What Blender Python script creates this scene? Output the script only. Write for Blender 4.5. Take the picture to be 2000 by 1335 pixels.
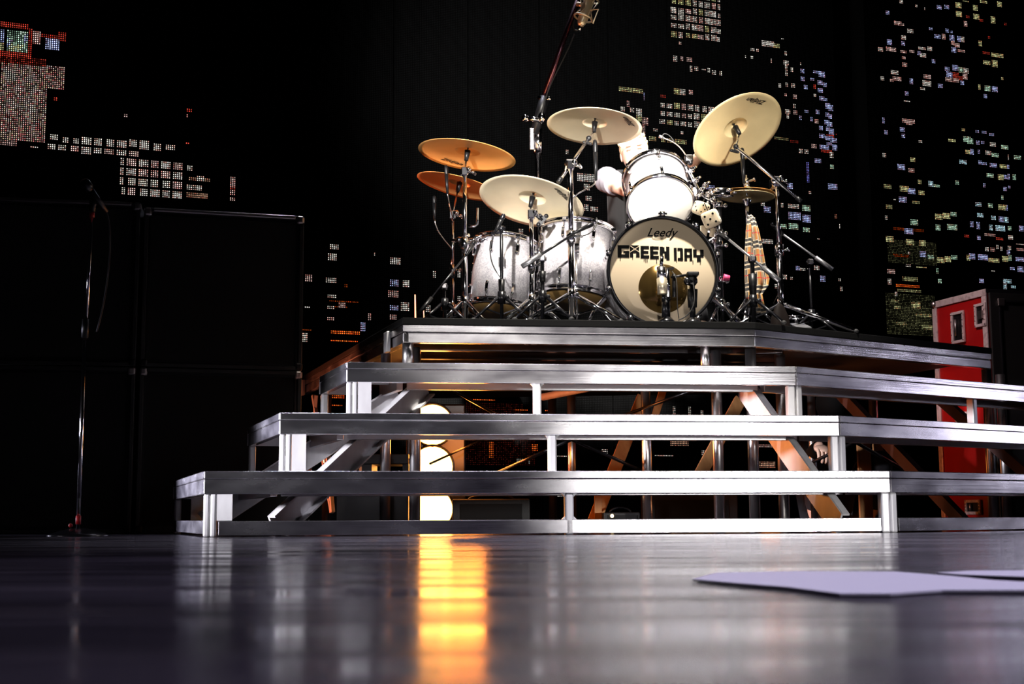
import bpy, math, random
from mathutils import Vector, Matrix
random.seed(7)
PI = math.pi
SC = bpy.context.scene
COL = SC.collection
V = Vector
for o in list(bpy.data.objects):
    bpy.data.objects.remove(o)

# ------------------------------------------------------------------ camera, world, lights, exposure
FPX, PITCH, ROLL, CAMH = 2650.0, math.atan(0.13), 0.005, 0.0648
FW = V((0, math.cos(PITCH), math.sin(PITCH)))
R0 = V((1, 0, 0)); U0 = V((0, -math.sin(PITCH), math.cos(PITCH)))
UP = (U0 * math.cos(ROLL) + R0 * math.sin(ROLL)).normalized()
RT = (R0 * math.cos(ROLL) - U0 * math.sin(ROLL)).normalized()
CAM = V((0, 0, CAMH))

def ray(x, y):
    return FW + RT * ((x - 1000) / FPX) + UP * ((667.5 - y) / FPX)
def at(x, y, Y):                      # the point of the stage that lies Y metres in from the camera
    d = ray(x, y); return CAM + d * (Y / d.y)
def at_z(x, y, z):
    d = ray(x, y); return CAM + d * ((z - CAMH) / d.z)

cd = bpy.data.cameras.new('camera'); cam = bpy.data.objects.new('camera', cd); COL.objects.link(cam)
cd.sensor_width = 36; cd.lens = 36 * FPX / 2000; cd.clip_start = 0.02; cd.clip_end = 100
M = Matrix((RT, UP, -FW)).transposed().to_4x4(); M.translation = CAM
cam.matrix_world = M
cd.dof.use_dof = True; cd.dof.focus_distance = 6.7; cd.dof.aperture_fstop = 13.0
SC.camera = cam

w = bpy.data.worlds.new('hall'); SC.world = w; w.use_nodes = True
w.node_tree.nodes['Background'].inputs[0].default_value = (0.5, 0.5, 0.62, 1)
w.node_tree.nodes['Background'].inputs[1].default_value = 0.0012

SC.view_settings.view_transform = 'Standard'; SC.view_settings.look = 'None'
SC.view_settings.exposure = 0.0; SC.view_settings.gamma = 1.0; SC.view_settings.use_curve_mapping = False
SC.cycles.max_bounces = 8; SC.cycles.glossy_bounces = 5; SC.cycles.diffuse_bounces = 2
SC.cycles.use_denoising = True
SC.cycles.sample_clamp_indirect = 6.0
SC.cycles.caustics_reflective = False; SC.cycles.caustics_refractive = False

def aim(o, tgt):
    o.rotation_euler = (V(tgt) - o.location).to_track_quat('-Z', 'Y').to_euler()
def spot(name, loc, tgt, watts, deg, col, blend=0.3, rad=0.1):
    l = bpy.data.lights.new(name, 'SPOT'); l.energy = watts; l.color = col
    l.spot_size = math.radians(deg); l.spot_blend = blend; l.shadow_soft_size = rad
    o = bpy.data.objects.new(name, l); COL.objects.link(o); o.location = loc; aim(o, tgt); return o
def area(name, loc, tgt, watts, sx, sy, col):
    l = bpy.data.lights.new(name, 'AREA'); l.shape = 'RECTANGLE'; l.size = sx; l.size_y = sy
    l.energy = watts; l.color = col
    o = bpy.data.objects.new(name, l); COL.objects.link(o); o.location = loc; aim(o, tgt); return o
def point(name, loc, watts, col, rad=0.1):
    l = bpy.data.lights.new(name, 'POINT'); l.energy = watts; l.color = col; l.shadow_soft_size = rad
    o = bpy.data.objects.new(name, l); COL.objects.link(o); o.location = loc; return o

WARM = (1.0, 0.93, 0.82); COOL = (0.86, 0.84, 1.0); ORANGE = (1.0, 0.27, 0.04)
spot('follow_spot', (3.2, -7.5, 4.2), at(1222, 290, 7.2), 42000, 3.6, (1, 0.96, 0.88), 0.3, 0.12)
spot('overhead_wash', (0.9, 4.9, 6.6), (0.6, 6.95, 1.4), 4600, 30, WARM, 0.5, 0.16)
spot('overhead_rear_wash', (0.2, 9.2, 6.4), (0.5, 6.9, 1.6), 900, 40, COOL, 0.6, 0.2)
spot('kit_left_wash', (-2.6, -6.0, 2.2), at(1010, 340, 6.9), 34000, 5.4, (1, 0.95, 0.90), 0.7, 0.2)
spot('kit_right_wash', (2.4, -6.0, 3.0), at(1470, 290, 7.0), 15000, 3.6, (1, 0.93, 0.84), 0.6, 0.2)
spot('stage_right_wash', (5.4, -5.0, 0.28), (0.98, 5.6, -0.05), 4300, 8.5, (1.0, 0.97, 0.94), 1.0, 0.3)
spot('stage_left_wash', (-5.6, 2.8, 0.9), (-0.85, 5.75, 0.40), 4400, 13.5, (0.97, 0.94, 1.0), 0.5, 0.2)
spot('kit_centre_fill', (0.8, -7.0, 1.6), at(1200, 420, 6.9), 1700, 11, (1, 0.95, 0.9), 0.6, 0.3)  # added frontal fill, lifts the shaded top of the kick head
spot('far_right_wash', (7.4, 6.7, 0.8), (2.1, 6.5, 0.46), 62, 30, (0.84, 0.80, 1.0), 0.6, 0.3)
spot('far_left_wash', (-5.4, 7.8, 0.8), (-1.25, 5.95, 0.42), 800, 22, (0.80, 0.78, 1.0), 0.6, 0.3)
spot('cabinet_rim_light', (-1.6, 10.4, 4.6), (-1.5, 7.1, 1.68), 160, 22, (0.8, 0.8, 1.0), 0.6, 0.15)
spot('floor_wash', (1.8, 0.4, 6.0), (1.0, 1.6, 0), 1500, 44, (0.80, 0.74, 1.0), 1.0, 0.3)
spot('riser_apron_fill', (0.9, 3.4, 6.4), (0.7, 4.3, 0), 3600, 40, (0.93, 0.90, 1.0), 1.0, 0.3)  # added spot, brightens the floor in front of the stairs
point('orange_fill_under_riser', at(905, 860, 7.45), 15, ORANGE, 0.12)  # added point, stands in for orange blinder light on the timbers
point('orange_fill_right', at(1500, 915, 7.75), 1.0, ORANGE, 0.1)  # added point without a fixture, orange for the hand and braces
point('orange_fill_far_right', at(1690, 960, 8.5), 1.2, ORANGE, 0.15)  # added point without a fixture, orange behind the right stairs
spot('orange_side_lamp', (-2.6, 8.3, 0.35), (-0.8, 7.4, 0.9), 190, 95, (1, 0.22, 0.09), 0.6, 0.15)
spot('case_lamp', (0.4, 6.2, 3.6), at(1880, 780, 8.4), 420, 24, (1.0, 0.75, 0.75), 0.5, 0.2)
spot('added_haze_spot', (0.2, 9.3, 3.6), (0.6, 14.0, 4.4), 520, 66, (1, 0.98, 0.95), 1.0, 0.3)  # added spot, greys the backdrop in place of haze

# ------------------------------------------------------------------ materials
def nd(nt, t, **k):
    n = nt.nodes.new(t)
    for a, b in k.items(): setattr(n, a, b)
    return n
def mat(name, base, metal=0.0, rough=0.5, noise=None, bump=None, emit=None, spec=0.5, sheen=0.0, coat=0.0, rvar=0.0):
    """noise=(scale xyz, second colour, lo, hi); bump=(scale xyz, strength)"""
    m = bpy.data.materials.new(name); m.use_nodes = True; nt = m.node_tree
    b = nt.nodes['Principled BSDF']
    b.inputs['Base Color'].default_value = (*base, 1); b.inputs['Metallic'].default_value = metal
    b.inputs['Roughness'].default_value = rough; b.inputs['Specular IOR Level'].default_value = spec
    if sheen: b.inputs['Sheen Weight'].default_value = sheen
    if coat: b.inputs['Coat Weight'].default_value = coat; b.inputs['Coat Roughness'].default_value = 0.08
    if noise or bump: tc = nd(nt, 'ShaderNodeTexCoord')
    if noise:
        mp = nd(nt, 'ShaderNodeMapping'); mp.inputs['Scale'].default_value = noise[0]
        nz = nd(nt, 'ShaderNodeTexNoise'); nz.inputs['Scale'].default_value = 1; nz.inputs['Detail'].default_value = 5
        rp = nd(nt, 'ShaderNodeValToRGB')
        rp.color_ramp.elements[0].position = noise[2]; rp.color_ramp.elements[1].position = noise[3]
        rp.color_ramp.elements[0].color = (*base, 1); rp.color_ramp.elements[1].color = (*noise[1], 1)
        nt.links.new(tc.outputs['Object'], mp.inputs[0]); nt.links.new(mp.outputs[0], nz.inputs['Vector'])
        nt.links.new(nz.outputs['Fac'], rp.inputs[0]); nt.links.new(rp.outputs[0], b.inputs['Base Color'])
        if rvar:
            mr = nd(nt, 'ShaderNodeMapRange'); mr.inputs[1].default_value = 0.3; mr.inputs[2].default_value = 0.7
            mr.inputs[3].default_value = rough - rvar; mr.inputs[4].default_value = rough + rvar
            nt.links.new(nz.outputs['Fac'], mr.inputs[0]); nt.links.new(mr.outputs[0], b.inputs['Roughness'])
    if bump:
        mp2 = nd(nt, 'ShaderNodeMapping'); mp2.inputs['Scale'].default_value = bump[0]
        nz2 = nd(nt, 'ShaderNodeTexNoise'); nz2.inputs['Scale'].default_value = 1; nz2.inputs['Detail'].default_value = 4
        bp = nd(nt, 'ShaderNodeBump'); bp.inputs['Strength'].default_value = bump[1]; bp.inputs['Distance'].default_value = 0.002
        nt.links.new(tc.outputs['Object'], mp2.inputs[0]); nt.links.new(mp2.outputs[0], nz2.inputs['Vector'])
        nt.links.new(nz2.outputs['Fac'], bp.inputs['Height']); nt.links.new(bp.outputs[0], b.inputs['Normal'])
    if emit:
        b.inputs['Emission Color'].default_value = (*emit[0], 1); b.inputs['Emission Strength'].default_value = emit[1]
    return m

ALU = mat('brushed_aluminium', (0.52, 0.50, 0.55), 1, 0.25, ((4, 4, 11), (0.88, 0.87, 0.90), 0.33, 0.66), ((3, 3, 160), 0.15), rvar=0.04)
ALU_POST = mat('satin_aluminium', (0.72, 0.70, 0.73), 0.25, 0.42, ((14, 14, 5), (0.9, 0.9, 0.92), 0.3, 0.7), ((120, 120, 4), 0.1))
ALU_TUBE = mat('aluminium_tube', (0.78, 0.77, 0.80), 1, 0.28)
ALU_TREAD = mat('tread_plate', (0.62, 0.61, 0.63), 1, 0.36, None, ((60, 60, 60), 0.25))
DECKTOP = mat('black_stage_ply', (0.004, 0.004, 0.004), 0, 0.7, None, ((40, 40, 40), 0.2), spec=0.12)
SOFFIT = mat('dark_soffit_board', (0.03, 0.028, 0.03), 0, 0.55)
CHROME = mat('chrome', (0.86, 0.85, 0.9), 1, 0.09)
CHROME_DULL = mat('worn_chrome', (0.72, 0.7, 0.72), 1, 0.2)
BLACK = mat('black_plastic', (0.006, 0.006, 0.007), 0, 0.4, spec=0.3)
BLACKMET = mat('black_lacquered_steel', (0.008, 0.008, 0.01), 0.2, 0.27, spec=0.4)
RUBBER = mat('black_rubber', (0.014, 0.014, 0.014), 0, 0.7)
TOLEX = mat('black_tolex', (0.003, 0.003, 0.0035), 0, 0.6, None, ((220, 220, 220), 0.5))
GRILLE = mat('black_grille_cloth', (0.0012, 0.0012, 0.0015), 0, 0.9, None, ((400, 400, 400), 0.4))
DRAPE = mat('black_drape', (0.02, 0.02, 0.021), 0, 0.9, None, ((6, 6, 0.3), 0.9))
WARMLITHEAD = mat('warm_lit_resonant_head', (0.90, 0.55, 0.20), 0, 0.5)  # warm bounce light below the floor toms, put into the head colour
WHITEHEAD = mat('coated_white_head', (0.86, 0.82, 0.74), 0, 0.5)
CREAMHEAD = mat('cream_kick_head', (0.74, 0.60, 0.42), 0, 0.6, ((3, 3, 3), (0.70, 0.56, 0.39), 0.4, 0.6), spec=0.2)
INK = mat('black_print', (0.003, 0.003, 0.003), 0, 0.6, spec=0.1)
MIRROR = mat('amber_mirror_film', (0.46, 0.28, 0.09), 0.93, 0.12)
RED = mat('red_laminate', (0.40, 0.006, 0.006), 0, 0.42, ((5, 5, 5), (0.33, 0.004, 0.005), 0.35, 0.65))
CASEALU = mat('scuffed_case_aluminium', (0.74, 0.62, 0.62), 0.35, 0.42, ((30, 30, 30), (0.40, 0.30, 0.30), 0.5, 0.75))
REDDIM = mat('dim_red_lit_stringer', (0.05, 0.012, 0.010), 0, 0.65)  # dim red light under the right stairs, put into the stringers' colour
STEEL = mat('riveted_steel', (0.5, 0.45, 0.45), 1, 0.35)
WOOD = mat('raw_pine', (0.66, 0.33, 0.13), 0, 0.6, ((30, 30, 3), (0.52, 0.24, 0.09), 0.4, 0.7))
SKIN = mat('skin', (0.72, 0.47, 0.36), 0, 0.5)
LIP = mat('lip', (0.4, 0.13, 0.11), 0, 0.5)
HAIR = mat('bleached_hair', (0.72, 0.58, 0.36), 0, 0.6, ((60, 60, 12), (0.85, 0.74, 0.5), 0.4, 0.6), ((160, 160, 20), 0.8))
TEE = mat('black_tee', (0.008, 0.0075, 0.008), 0, 0.85, None, ((30, 30, 8), 0.8), sheen=0.04)
SLEEVE = mat('grey_sleeve', (0.20, 0.19, 0.22), 0, 0.85, None, ((30, 30, 8), 0.6))
JACKET = mat('black_jacket', (0.004, 0.004, 0.004), 0, 0.9, spec=0.1)
JOIST = mat('dark_polished_joist', (0.16, 0.15, 0.16), 1, 0.14)
DENIM = mat('dark_trousers', (0.015, 0.015, 0.02), 0, 0.9)
CABLE = mat('black_cable', (0.015, 0.014, 0.014), 0, 0.5)
GREYMET = mat('grey_metal', (0.33, 0.33, 0.35), 0.8, 0.35)
CREAMMIC = mat('champagne_microphone', (0.78, 0.68, 0.5), 0.7, 0.35)
PURPLE = mat('plum_anodised_tube', (0.10, 0.04, 0.06), 0.9, 0.25)
REDRING = mat('red_tape', (0.55, 0.01, 0.015), 0, 0.45)
PINK = mat('pink_tape', (0.8, 0.08, 0.22), 0, 0.5)
PLUSH = mat('cream_plush', (0.66, 0.54, 0.37), 0, 0.95, None, ((300, 300, 300), 1.0), sheen=0.4)
BAG = mat('dark_brown_leather', (0.006, 0.0035, 0.003), 0, 0.7, None, ((25, 25, 25), 0.4), spec=0.12)
BOTTLE = mat('white_bottle_plastic', (0.75, 0.73, 0.72), 0, 0.4)
PAPER = mat('white_vinyl', (0.78, 0.76, 0.86), 0, 0.45)
YELLOWTAPE = mat('yellow_tape', (0.5, 0.33, 0.05), 0, 0.5)
STICK = mat('hickory', (0.7, 0.5, 0.28), 0, 0.5)

def cymbal_mat(name, base, rough):
    m = mat(name, base, 0.5, rough); nt = m.node_tree; b = nt.nodes['Principled BSDF']
    tc = nd(nt, 'ShaderNodeTexCoord'); wv = nd(nt, 'ShaderNodeTexWave', wave_type='RINGS', rings_direction='Z')
    wv.inputs['Scale'].default_value = 60; wv.inputs['Distortion'].default_value = 0.6
    bp = nd(nt, 'ShaderNodeBump'); bp.inputs['Strength'].default_value = 0.15; bp.inputs['Distance'].default_value = 0.001
    nt.links.new(tc.outputs['Object'], wv.inputs[0]); nt.links.new(wv.outputs['Fac'], bp.inputs['Height'])
    nt.links.new(bp.outputs[0], b.inputs['Normal'])
    nz = nd(nt, 'ShaderNodeTexNoise'); nz.inputs['Scale'].default_value = 7; nz.inputs['Detail'].default_value = 4
    mx = nd(nt, 'ShaderNodeMix', data_type='RGBA')
    mx.inputs[6].default_value = (*base, 1); mx.inputs[7].default_value = tuple(c * 0.72 for c in base) + (1,)
    nt.links.new(tc.outputs['Object'], nz.inputs['Vector']); nt.links.new(nz.outputs['Fac'], mx.inputs[0])
    nt.links.new(mx.outputs[2], b.inputs['Base Color'])
    tg = nd(nt, 'ShaderNodeTangent', direction_type='RADIAL', axis='Z'); nt.links.new(tg.outputs[0], b.inputs['Tangent'])
    b.inputs['Anisotropic'].default_value = 0.6
    return m
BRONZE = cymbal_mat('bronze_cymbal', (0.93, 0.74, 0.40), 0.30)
BRONZE_OR = cymbal_mat('orange_bronze_cymbal', (0.98, 0.50, 0.17), 0.30)  # orange light on the far-left cymbals is put into this base colour
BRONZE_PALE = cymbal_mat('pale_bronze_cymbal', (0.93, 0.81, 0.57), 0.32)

def sparkle(name):
    m = mat(name, (0.5, 0.5, 0.5), 0.25, 0.3, coat=0.5); nt = m.node_tree; b = nt.nodes['Principled BSDF']
    tc = nd(nt, 'ShaderNodeTexCoord'); vo = nd(nt, 'ShaderNodeTexVoronoi'); vo.inputs['Scale'].default_value = 170
    rp = nd(nt, 'ShaderNodeValToRGB'); rp.color_ramp.elements[0].color = (0.50, 0.47, 0.52, 1); rp.color_ramp.elements[1].color = (0.90, 0.87, 0.88, 1)
    nt.links.new(tc.outputs['Object'], vo.inputs['Vector']); nt.links.new(vo.outputs['Color'], rp.inputs[0])
    nt.links.new(rp.outputs[0], b.inputs['Base Color']); return m
SPARKLE = sparkle('white_sparkle_wrap')

def plaid(name):
    m = mat(name, (0.6, 0.36, 0.12), 0, 0.85, sheen=0.3); nt = m.node_tree; b = nt.nodes['Principled BSDF']
    tc = nd(nt, 'ShaderNodeTexCoord'); sp = nd(nt, 'ShaderNodeSeparateXYZ'); nt.links.new(tc.outputs['UV'], sp.inputs[0])
    def bands(sock, period, lo, hi):
        a = nd(nt, 'ShaderNodeMath', operation='MULTIPLY'); a.inputs[1].default_value = 1 / period
        f = nd(nt, 'ShaderNodeMath', operation='FRACT'); g = nd(nt, 'ShaderNodeMath', operation='GREATER_THAN'); g.inputs[1].default_value = lo
        l = nd(nt, 'ShaderNodeMath', operation='LESS_THAN'); l.inputs[1].default_value = hi
        x = nd(nt, 'ShaderNodeMath', operation='MULTIPLY')
        nt.links.new(sock, a.inputs[0]); nt.links.new(a.outputs[0], f.inputs[0]); nt.links.new(f.outputs[0], g.inputs[0])
        nt.links.new(f.outputs[0], l.inputs[0]); nt.links.new(g.outputs[0], x.inputs[0]); nt.links.new(l.outputs[0], x.inputs[1])
        return x.outputs[0]
    col = None
    cur = nd(nt, 'ShaderNodeRGB'); cur.outputs[0].default_value = (0.50, 0.24, 0.05, 1); cur = cur.outputs[0]
    def lay(cur, fac, c):
        mx = nd(nt, 'ShaderNodeMix', data_type='RGBA'); nt.links.new(fac, mx.inputs[0]); nt.links.new(cur, mx.inputs[6]); mx.inputs[7].default_value = (*c, 1)
        return mx.outputs[2]
    for ax, per in ((0, 0.10), (1, 0.115)):
        s = sp.outputs[ax]
        cur = lay(cur, bands(s, per, 0.0, 0.42), (0.66, 0.52, 0.36))
        cur = lay(cur, bands(s, per, 0.04, 0.16), (0.012, 0.01, 0.01))
        cur = lay(cur, bands(s, per, 0.23, 0.36), (0.012, 0.01, 0.01))
        cur = lay(cur, bands(s, per, 0.66, 0.71), (0.6, 0.04, 0.02))
    nt.links.new(cur, b.inputs['Base Color']); return m
PLAID = plaid('tan_plaid_wool')

def floor_mat():
    m = bpy.data.materials.new('glossy_stage_floor'); m.use_nodes = True; nt = m.node_tree; b = nt.nodes['Principled BSDF']
    tc = nd(nt, 'ShaderNodeTexCoord')
    def noise(sx, sy, det=5):
        mp = nd(nt, 'ShaderNodeMapping'); mp.inputs['Scale'].default_value = (sx, sy, 1)
        nz = nd(nt, 'ShaderNodeTexNoise'); nz.inputs['Scale'].default_value = 1; nz.inputs['Detail'].default_value = det
        nt.links.new(tc.outputs['Object'], mp.inputs[0]); nt.links.new(mp.outputs[0], nz.inputs['Vector']); return nz.outputs['Fac']
    n1 = noise(0.9, 3.0)
    rp = nd(nt, 'ShaderNodeValToRGB'); rp.color_ramp.elements[0].position = 0.32; rp.color_ramp.elements[1].position = 0.72
    rp.color_ramp.elements[0].color = (0.012, 0.011, 0.015, 1); rp.color_ramp.elements[1].color = (0.080, 0.070, 0.092, 1)
    nt.links.new(n1, rp.inputs[0]); nt.links.new(rp.outputs[0], b.inputs['Base Color'])
    n2 = noise(1.6, 7.0)
    mr = nd(nt, 'ShaderNodeMapRange'); mr.inputs[1].default_value = 0.3; mr.inputs[2].default_value = 0.75; mr.inputs[3].default_value = 0.09; mr.inputs[4].default_value = 0.30
    nt.links.new(n2, mr.inputs[0]); nt.links.new(mr.outputs[0], b.inputs['Roughness']); b.inputs['Specular IOR Level'].default_value = 0.32
    n3 = noise(5, 5, 3)
    bp = nd(nt, 'ShaderNodeBump'); bp.inputs['Strength'].default_value = 0.03; bp.inputs['Distance'].default_value = 0.01
    nt.links.new(n3, bp.inputs['Height']); nt.links.new(bp.outputs[0], b.inputs['Normal'])
    return m
FLOOR = floor_mat()

def led_panel_mat():
    m = bpy.data.materials.new('led_mesh_panel'); m.use_nodes = True; nt = m.node_tree; b = nt.nodes['Principled BSDF']
    tc = nd(nt, 'ShaderNodeTexCoord'); sp = nd(nt, 'ShaderNodeSeparateXYZ'); nt.links.new(tc.outputs['Object'], sp.inputs[0])
    def strip(s):
        a = nd(nt, 'ShaderNodeMath', operation='MULTIPLY'); a.inputs[1].default_value = 1 / 0.0185
        f = nd(nt, 'ShaderNodeMath', operation='FRACT'); g = nd(nt, 'ShaderNodeMath', operation='LESS_THAN'); g.inputs[1].default_value = 0.5
        nt.links.new(s, a.inputs[0]); nt.links.new(a.outputs[0], f.inputs[0]); nt.links.new(f.outputs[0], g.inputs[0]); return g.outputs[0]
    x = nd(nt, 'ShaderNodeMath', operation='MULTIPLY'); nt.links.new(strip(sp.outputs[0]), x.inputs[0]); nt.links.new(strip(sp.outputs[2]), x.inputs[1])
    mx = nd(nt, 'ShaderNodeMix', data_type='RGBA'); mx.inputs[6].default_value = (0.002, 0.002, 0.002, 1); mx.inputs[7].default_value = (0.014, 0.014, 0.015, 1)
    nt.links.new(x.outputs[0], mx.inputs[0]); nt.links.new(mx.outputs[2], b.inputs['Base Color']); b.inputs['Roughness'].default_value = 0.7; b.inputs['Specular IOR Level'].default_value = 0.05
    return m
LEDPANEL = led_panel_mat()
def led_mat():
    m = bpy.data.materials.new('lit_led'); m.use_nodes = True; nt = m.node_tree; b = nt.nodes['Principled BSDF']
    a = nd(nt, 'ShaderNodeAttribute', attribute_name='led'); b.inputs['Base Color'].default_value = (0.02, 0.02, 0.02, 1)
    nt.links.new(a.outputs['Color'], b.inputs['Emission Color']); b.inputs['Emission Strength'].default_value = 2.8
    return m
LED = led_mat()
LAMPGLASS = mat('lit_orange_lamp', (0.3, 0.1, 0.02), 0, 0.3, emit=((1.0, 0.38, 0.075), 15))
GLINT = mat('orange_glint_glow', (0.3, 0.1, 0.05), 0, 0.3, emit=((1.0, 0.3, 0.16), 4.0))  # glow that imitates an orange reflection, no lamp
PILOT = mat('lit_pilot_lamp', (0.3, 0.2, 0.1), 0, 0.3, emit=((1.0, 0.75, 0.4), 6))

# ------------------------------------------------------------------ mesh building
def frame(z, x=None):
    z = V(z).normalized()
    if x is None: x = V((1, 0, 0)) if abs(z.x) < 0.9 else V((0, 1, 0))
    x = V(x); x = (x - z * x.dot(z)).normalized(); y = z.cross(x)
    return Matrix((x, y, z)).transposed()

class MB:
    def __init__(s): s.v = []; s.f = []; s.sm = []; s.uv = None
    def add(s, vs, fs, smooth=False):
        o = len(s.v); s.v += [V(p) for p in vs]
        for f in fs: s.f.append([i + o for i in f]); s.sm.append(smooth)
        return s
    def box(s, c, size, R=None):
        c = V(c); h = V(size) / 2; R = R or Matrix.Identity(3)
        vs = [c + R @ V((a * h.x, b * h.y, d * h.z)) for a in (-1, 1) for b in (-1, 1) for d in (-1, 1)]
        return s.add(vs, [(0, 1, 3, 2), (4, 6, 7, 5), (0, 4, 5, 1), (2, 3, 7, 6), (0, 2, 6, 4), (1, 5, 7, 3)])
    def beam(s, a, b, wid, hei, up=(0, 0, 1)):       # wid across, hei along up
        a = V(a); b = V(b); d = (b - a); L = d.length; d.normalize(); u = V(up)
        if abs(d.dot(u)) > 0.98: u = V((0, 1, 0))
        u = (u - d * u.dot(d)).normalized(); t = d.cross(u)
        return s.box((a + b) / 2, (L, wid, hei), Matrix((d, t, u)).transposed())
    def tube(s, a, b, r, r2=None, n=14, cap=True):
        a = V(a); b = V(b); r2 = r if r2 is None else r2
        R = frame(b - a); vs = []
        for p, q in ((a, r), (b, r2)):
            vs += [p + R @ V((q * math.cos(2 * PI * i / n), q * math.sin(2 * PI * i / n), 0)) for i in range(n)]
        s.add(vs, [(i, (i + 1) % n, n + (i + 1) % n, n + i) for i in range(n)], True)
        if cap:
            o = len(s.v) - 2 * n
            s.f.append([o + i for i in reversed(range(n))]); s.sm.append(False)
            s.f.append([o + n + i for i in range(n)]); s.sm.append(False)
        return s
    def path(s, pts, r, n=8):
        pts = [V(p) for p in pts]; rings = []; x = None
        for i, p in enumerate(pts):
            t = (pts[min(i + 1, len(pts) - 1)] - pts[max(i - 1, 0)])
            R = frame(t, x); x = R.col[0]
            rr = r[i] if isinstance(r, (list, tuple)) else r
            rings.append([p + R @ V((rr * math.cos(2 * PI * k / n), rr * math.sin(2 * PI * k / n), 0)) for k in range(n)])
        vs = [q for ring in rings for q in ring]; fs = []
        for i in range(len(pts) - 1):
            fs += [(i * n + k, i * n + (k + 1) % n, (i + 1) * n + (k + 1) % n, (i + 1) * n + k) for k in range(n)]
        fs += [list(reversed(range(n))), [(len(pts) - 1) * n + k for k in range(n)]]
        return s.add(vs, fs, True)
    def lathe(s, prof, o=(0, 0, 0), axis=(0, 0, 1), n=32, smooth=True):
        o = V(o); R = frame(axis); vs = []; fs = []
        for r, z in prof:
            vs += [o + R @ V((r * math.cos(2 * PI * i / n), r * math.sin(2 * PI * i / n), z)) for i in range(n)]
        for k in range(len(prof) - 1):
            fs += [(k * n + i, k * n + (i + 1) % n, (k + 1) * n + (i + 1) % n, (k + 1) * n + i) for i in range(n)]
        return s.add(vs, fs, smooth)
    def ball(s, c, r, sc=(1, 1, 1), n=14, R=None):
        R = R or Matrix.Identity(3); c = V(c); m = n // 2; vs = []; fs = []
        for j in range(m + 1):
            t = PI * j / m
            for i in range(n):
                p = 2 * PI * i / n
                vs.append(c + R @ V((r * sc[0] * math.sin(t) * math.cos(p), r * sc[1] * math.sin(t) * math.sin(p), r * sc[2] * math.cos(t))))
        for j in range(m):
            fs += [(j * n + i, (j + 1) * n + i, (j + 1) * n + (i + 1) % n, j * n + (i + 1) % n) for i in range(n)]
        return s.add(vs, fs, True)
    def prism(s, poly, z0, z1):
        n = len(poly); vs = [V((p[0], p[1], z0)) for p in poly] + [V((p[0], p[1], z1)) for p in poly]
        return s.add(vs, [list(reversed(range(n))), list(range(n, 2 * n))] + [(i, (i + 1) % n, n + (i + 1) % n, n + i) for i in range(n)])
    def slab(s, poly, nrm, th):                     # planar polygon in space given thickness along nrm
        n = len(poly); k = V(nrm).normalized() * th; a = [V(p) for p in poly]; b = [p + k for p in a]
        return s.add(a + b, [list(reversed(range(n))), list(range(n, 2 * n))] + [(i, (i + 1) % n, n + (i + 1) % n, n + i) for i in range(n)])

def mesh_of(mb, name, m, inv=None):
    me = bpy.data.meshes.new(name)
    vs = [tuple(inv @ p) for p in mb.v] if inv else [tuple(p) for p in mb.v]
    me.from_pydata(vs, [], mb.f); me.polygons.foreach_set('use_smooth', mb.sm)
    if isinstance(m, (list, tuple)):
        for q in m: me.materials.append(q)
    else: me.materials.append(m)
    me.update(); return me
def tag(o, label=None, cat=None, group=None, kind=None):
    if label: o['label'] = label
    if cat: o['category'] = cat
    if group: o['group'] = group
    if kind: o['kind'] = kind
    return o
def thing(name, label, cat, loc=(0, 0, 0), group=None, R=None):
    o = bpy.data.objects.new(name, None); COL.objects.link(o); o.empty_display_size = 0.05
    m = (R.to_4x4() if R else Matrix.Identity(4)); m.translation = V(loc); o.matrix_world = m
    return tag(o, label, cat, group)
def part(parent, name, mb, m, local=False, bevel=0, label=None, kind=None, fixn=True):
    inv = None
    if parent is not None and not local:
        W = Matrix(); q = parent
        while q is not None: W = q.matrix_basis @ W; q = q.parent
        inv = W.inverted()
    me = mesh_of(mb, name, m, inv)
    o = bpy.data.objects.new(name, me); COL.objects.link(o)
    if parent is not None: o.parent = parent
    if bevel:
        b = o.modifiers.new('edge', 'BEVEL'); b.width = bevel; b.segments = 2; b.limit_method = 'ANGLE'; b.harden_normals = False
    if label: o['label'] = label
    if kind: o['kind'] = kind
    return o
def solo(name, label, cat, mb, m, loc, group=None, bevel=0):
    r = bpy.data.objects.new(name, None)
    me = mesh_of(mb, name, m, Matrix.Translation(-V(loc)))
    o = bpy.data.objects.new(name, me); COL.objects.link(o); o.location = loc
    bpy.data.objects.remove(r)
    if bevel:
        b = o.modifiers.new('edge', 'BEVEL'); b.width = bevel; b.segments = 2; b.limit_method = 'ANGLE'
    return tag(o, label, cat, group)
def struct(name, mb, m):
    o = part(None, name, mb, m); o['kind'] = 'structure'; return o
def arc(p, q, sag, n=10, side=(0, 0, -1)):
    p = V(p); q = V(q); s = V(side)
    return [p.lerp(q, i / n) + s * sag * 4 * (i / n) * (1 - i / n) for i in range(n + 1)]
def bez(ps, n=14):
    ps = [V(p) for p in ps]; out = []
    for i in range(n + 1):
        t = i / n; q = ps[:]
        while len(q) > 1: q = [a.lerp(b, t) for a, b in zip(q, q[1:])]
        out.append(q[0])
    return out
def text_mesh(txt, size, shear=0.0, extrude=0.0004, bold=0.0):
    c = bpy.data.curves.new('t', 'FONT'); c.body = txt; c.size = size; c.shear = shear; c.extrude = extrude; c.offset = bold
    c.align_x = 'CENTER'; c.align_y = 'CENTER'; c.resolution_u = 3
    o = bpy.data.objects.new('t', c); COL.objects.link(o)
    dg = bpy.context.evaluated_depsgraph_get(); me = bpy.data.meshes.new_from_object(o.evaluated_get(dg))
    bpy.data.objects.remove(o); bpy.data.curves.remove(c); return me

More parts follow.
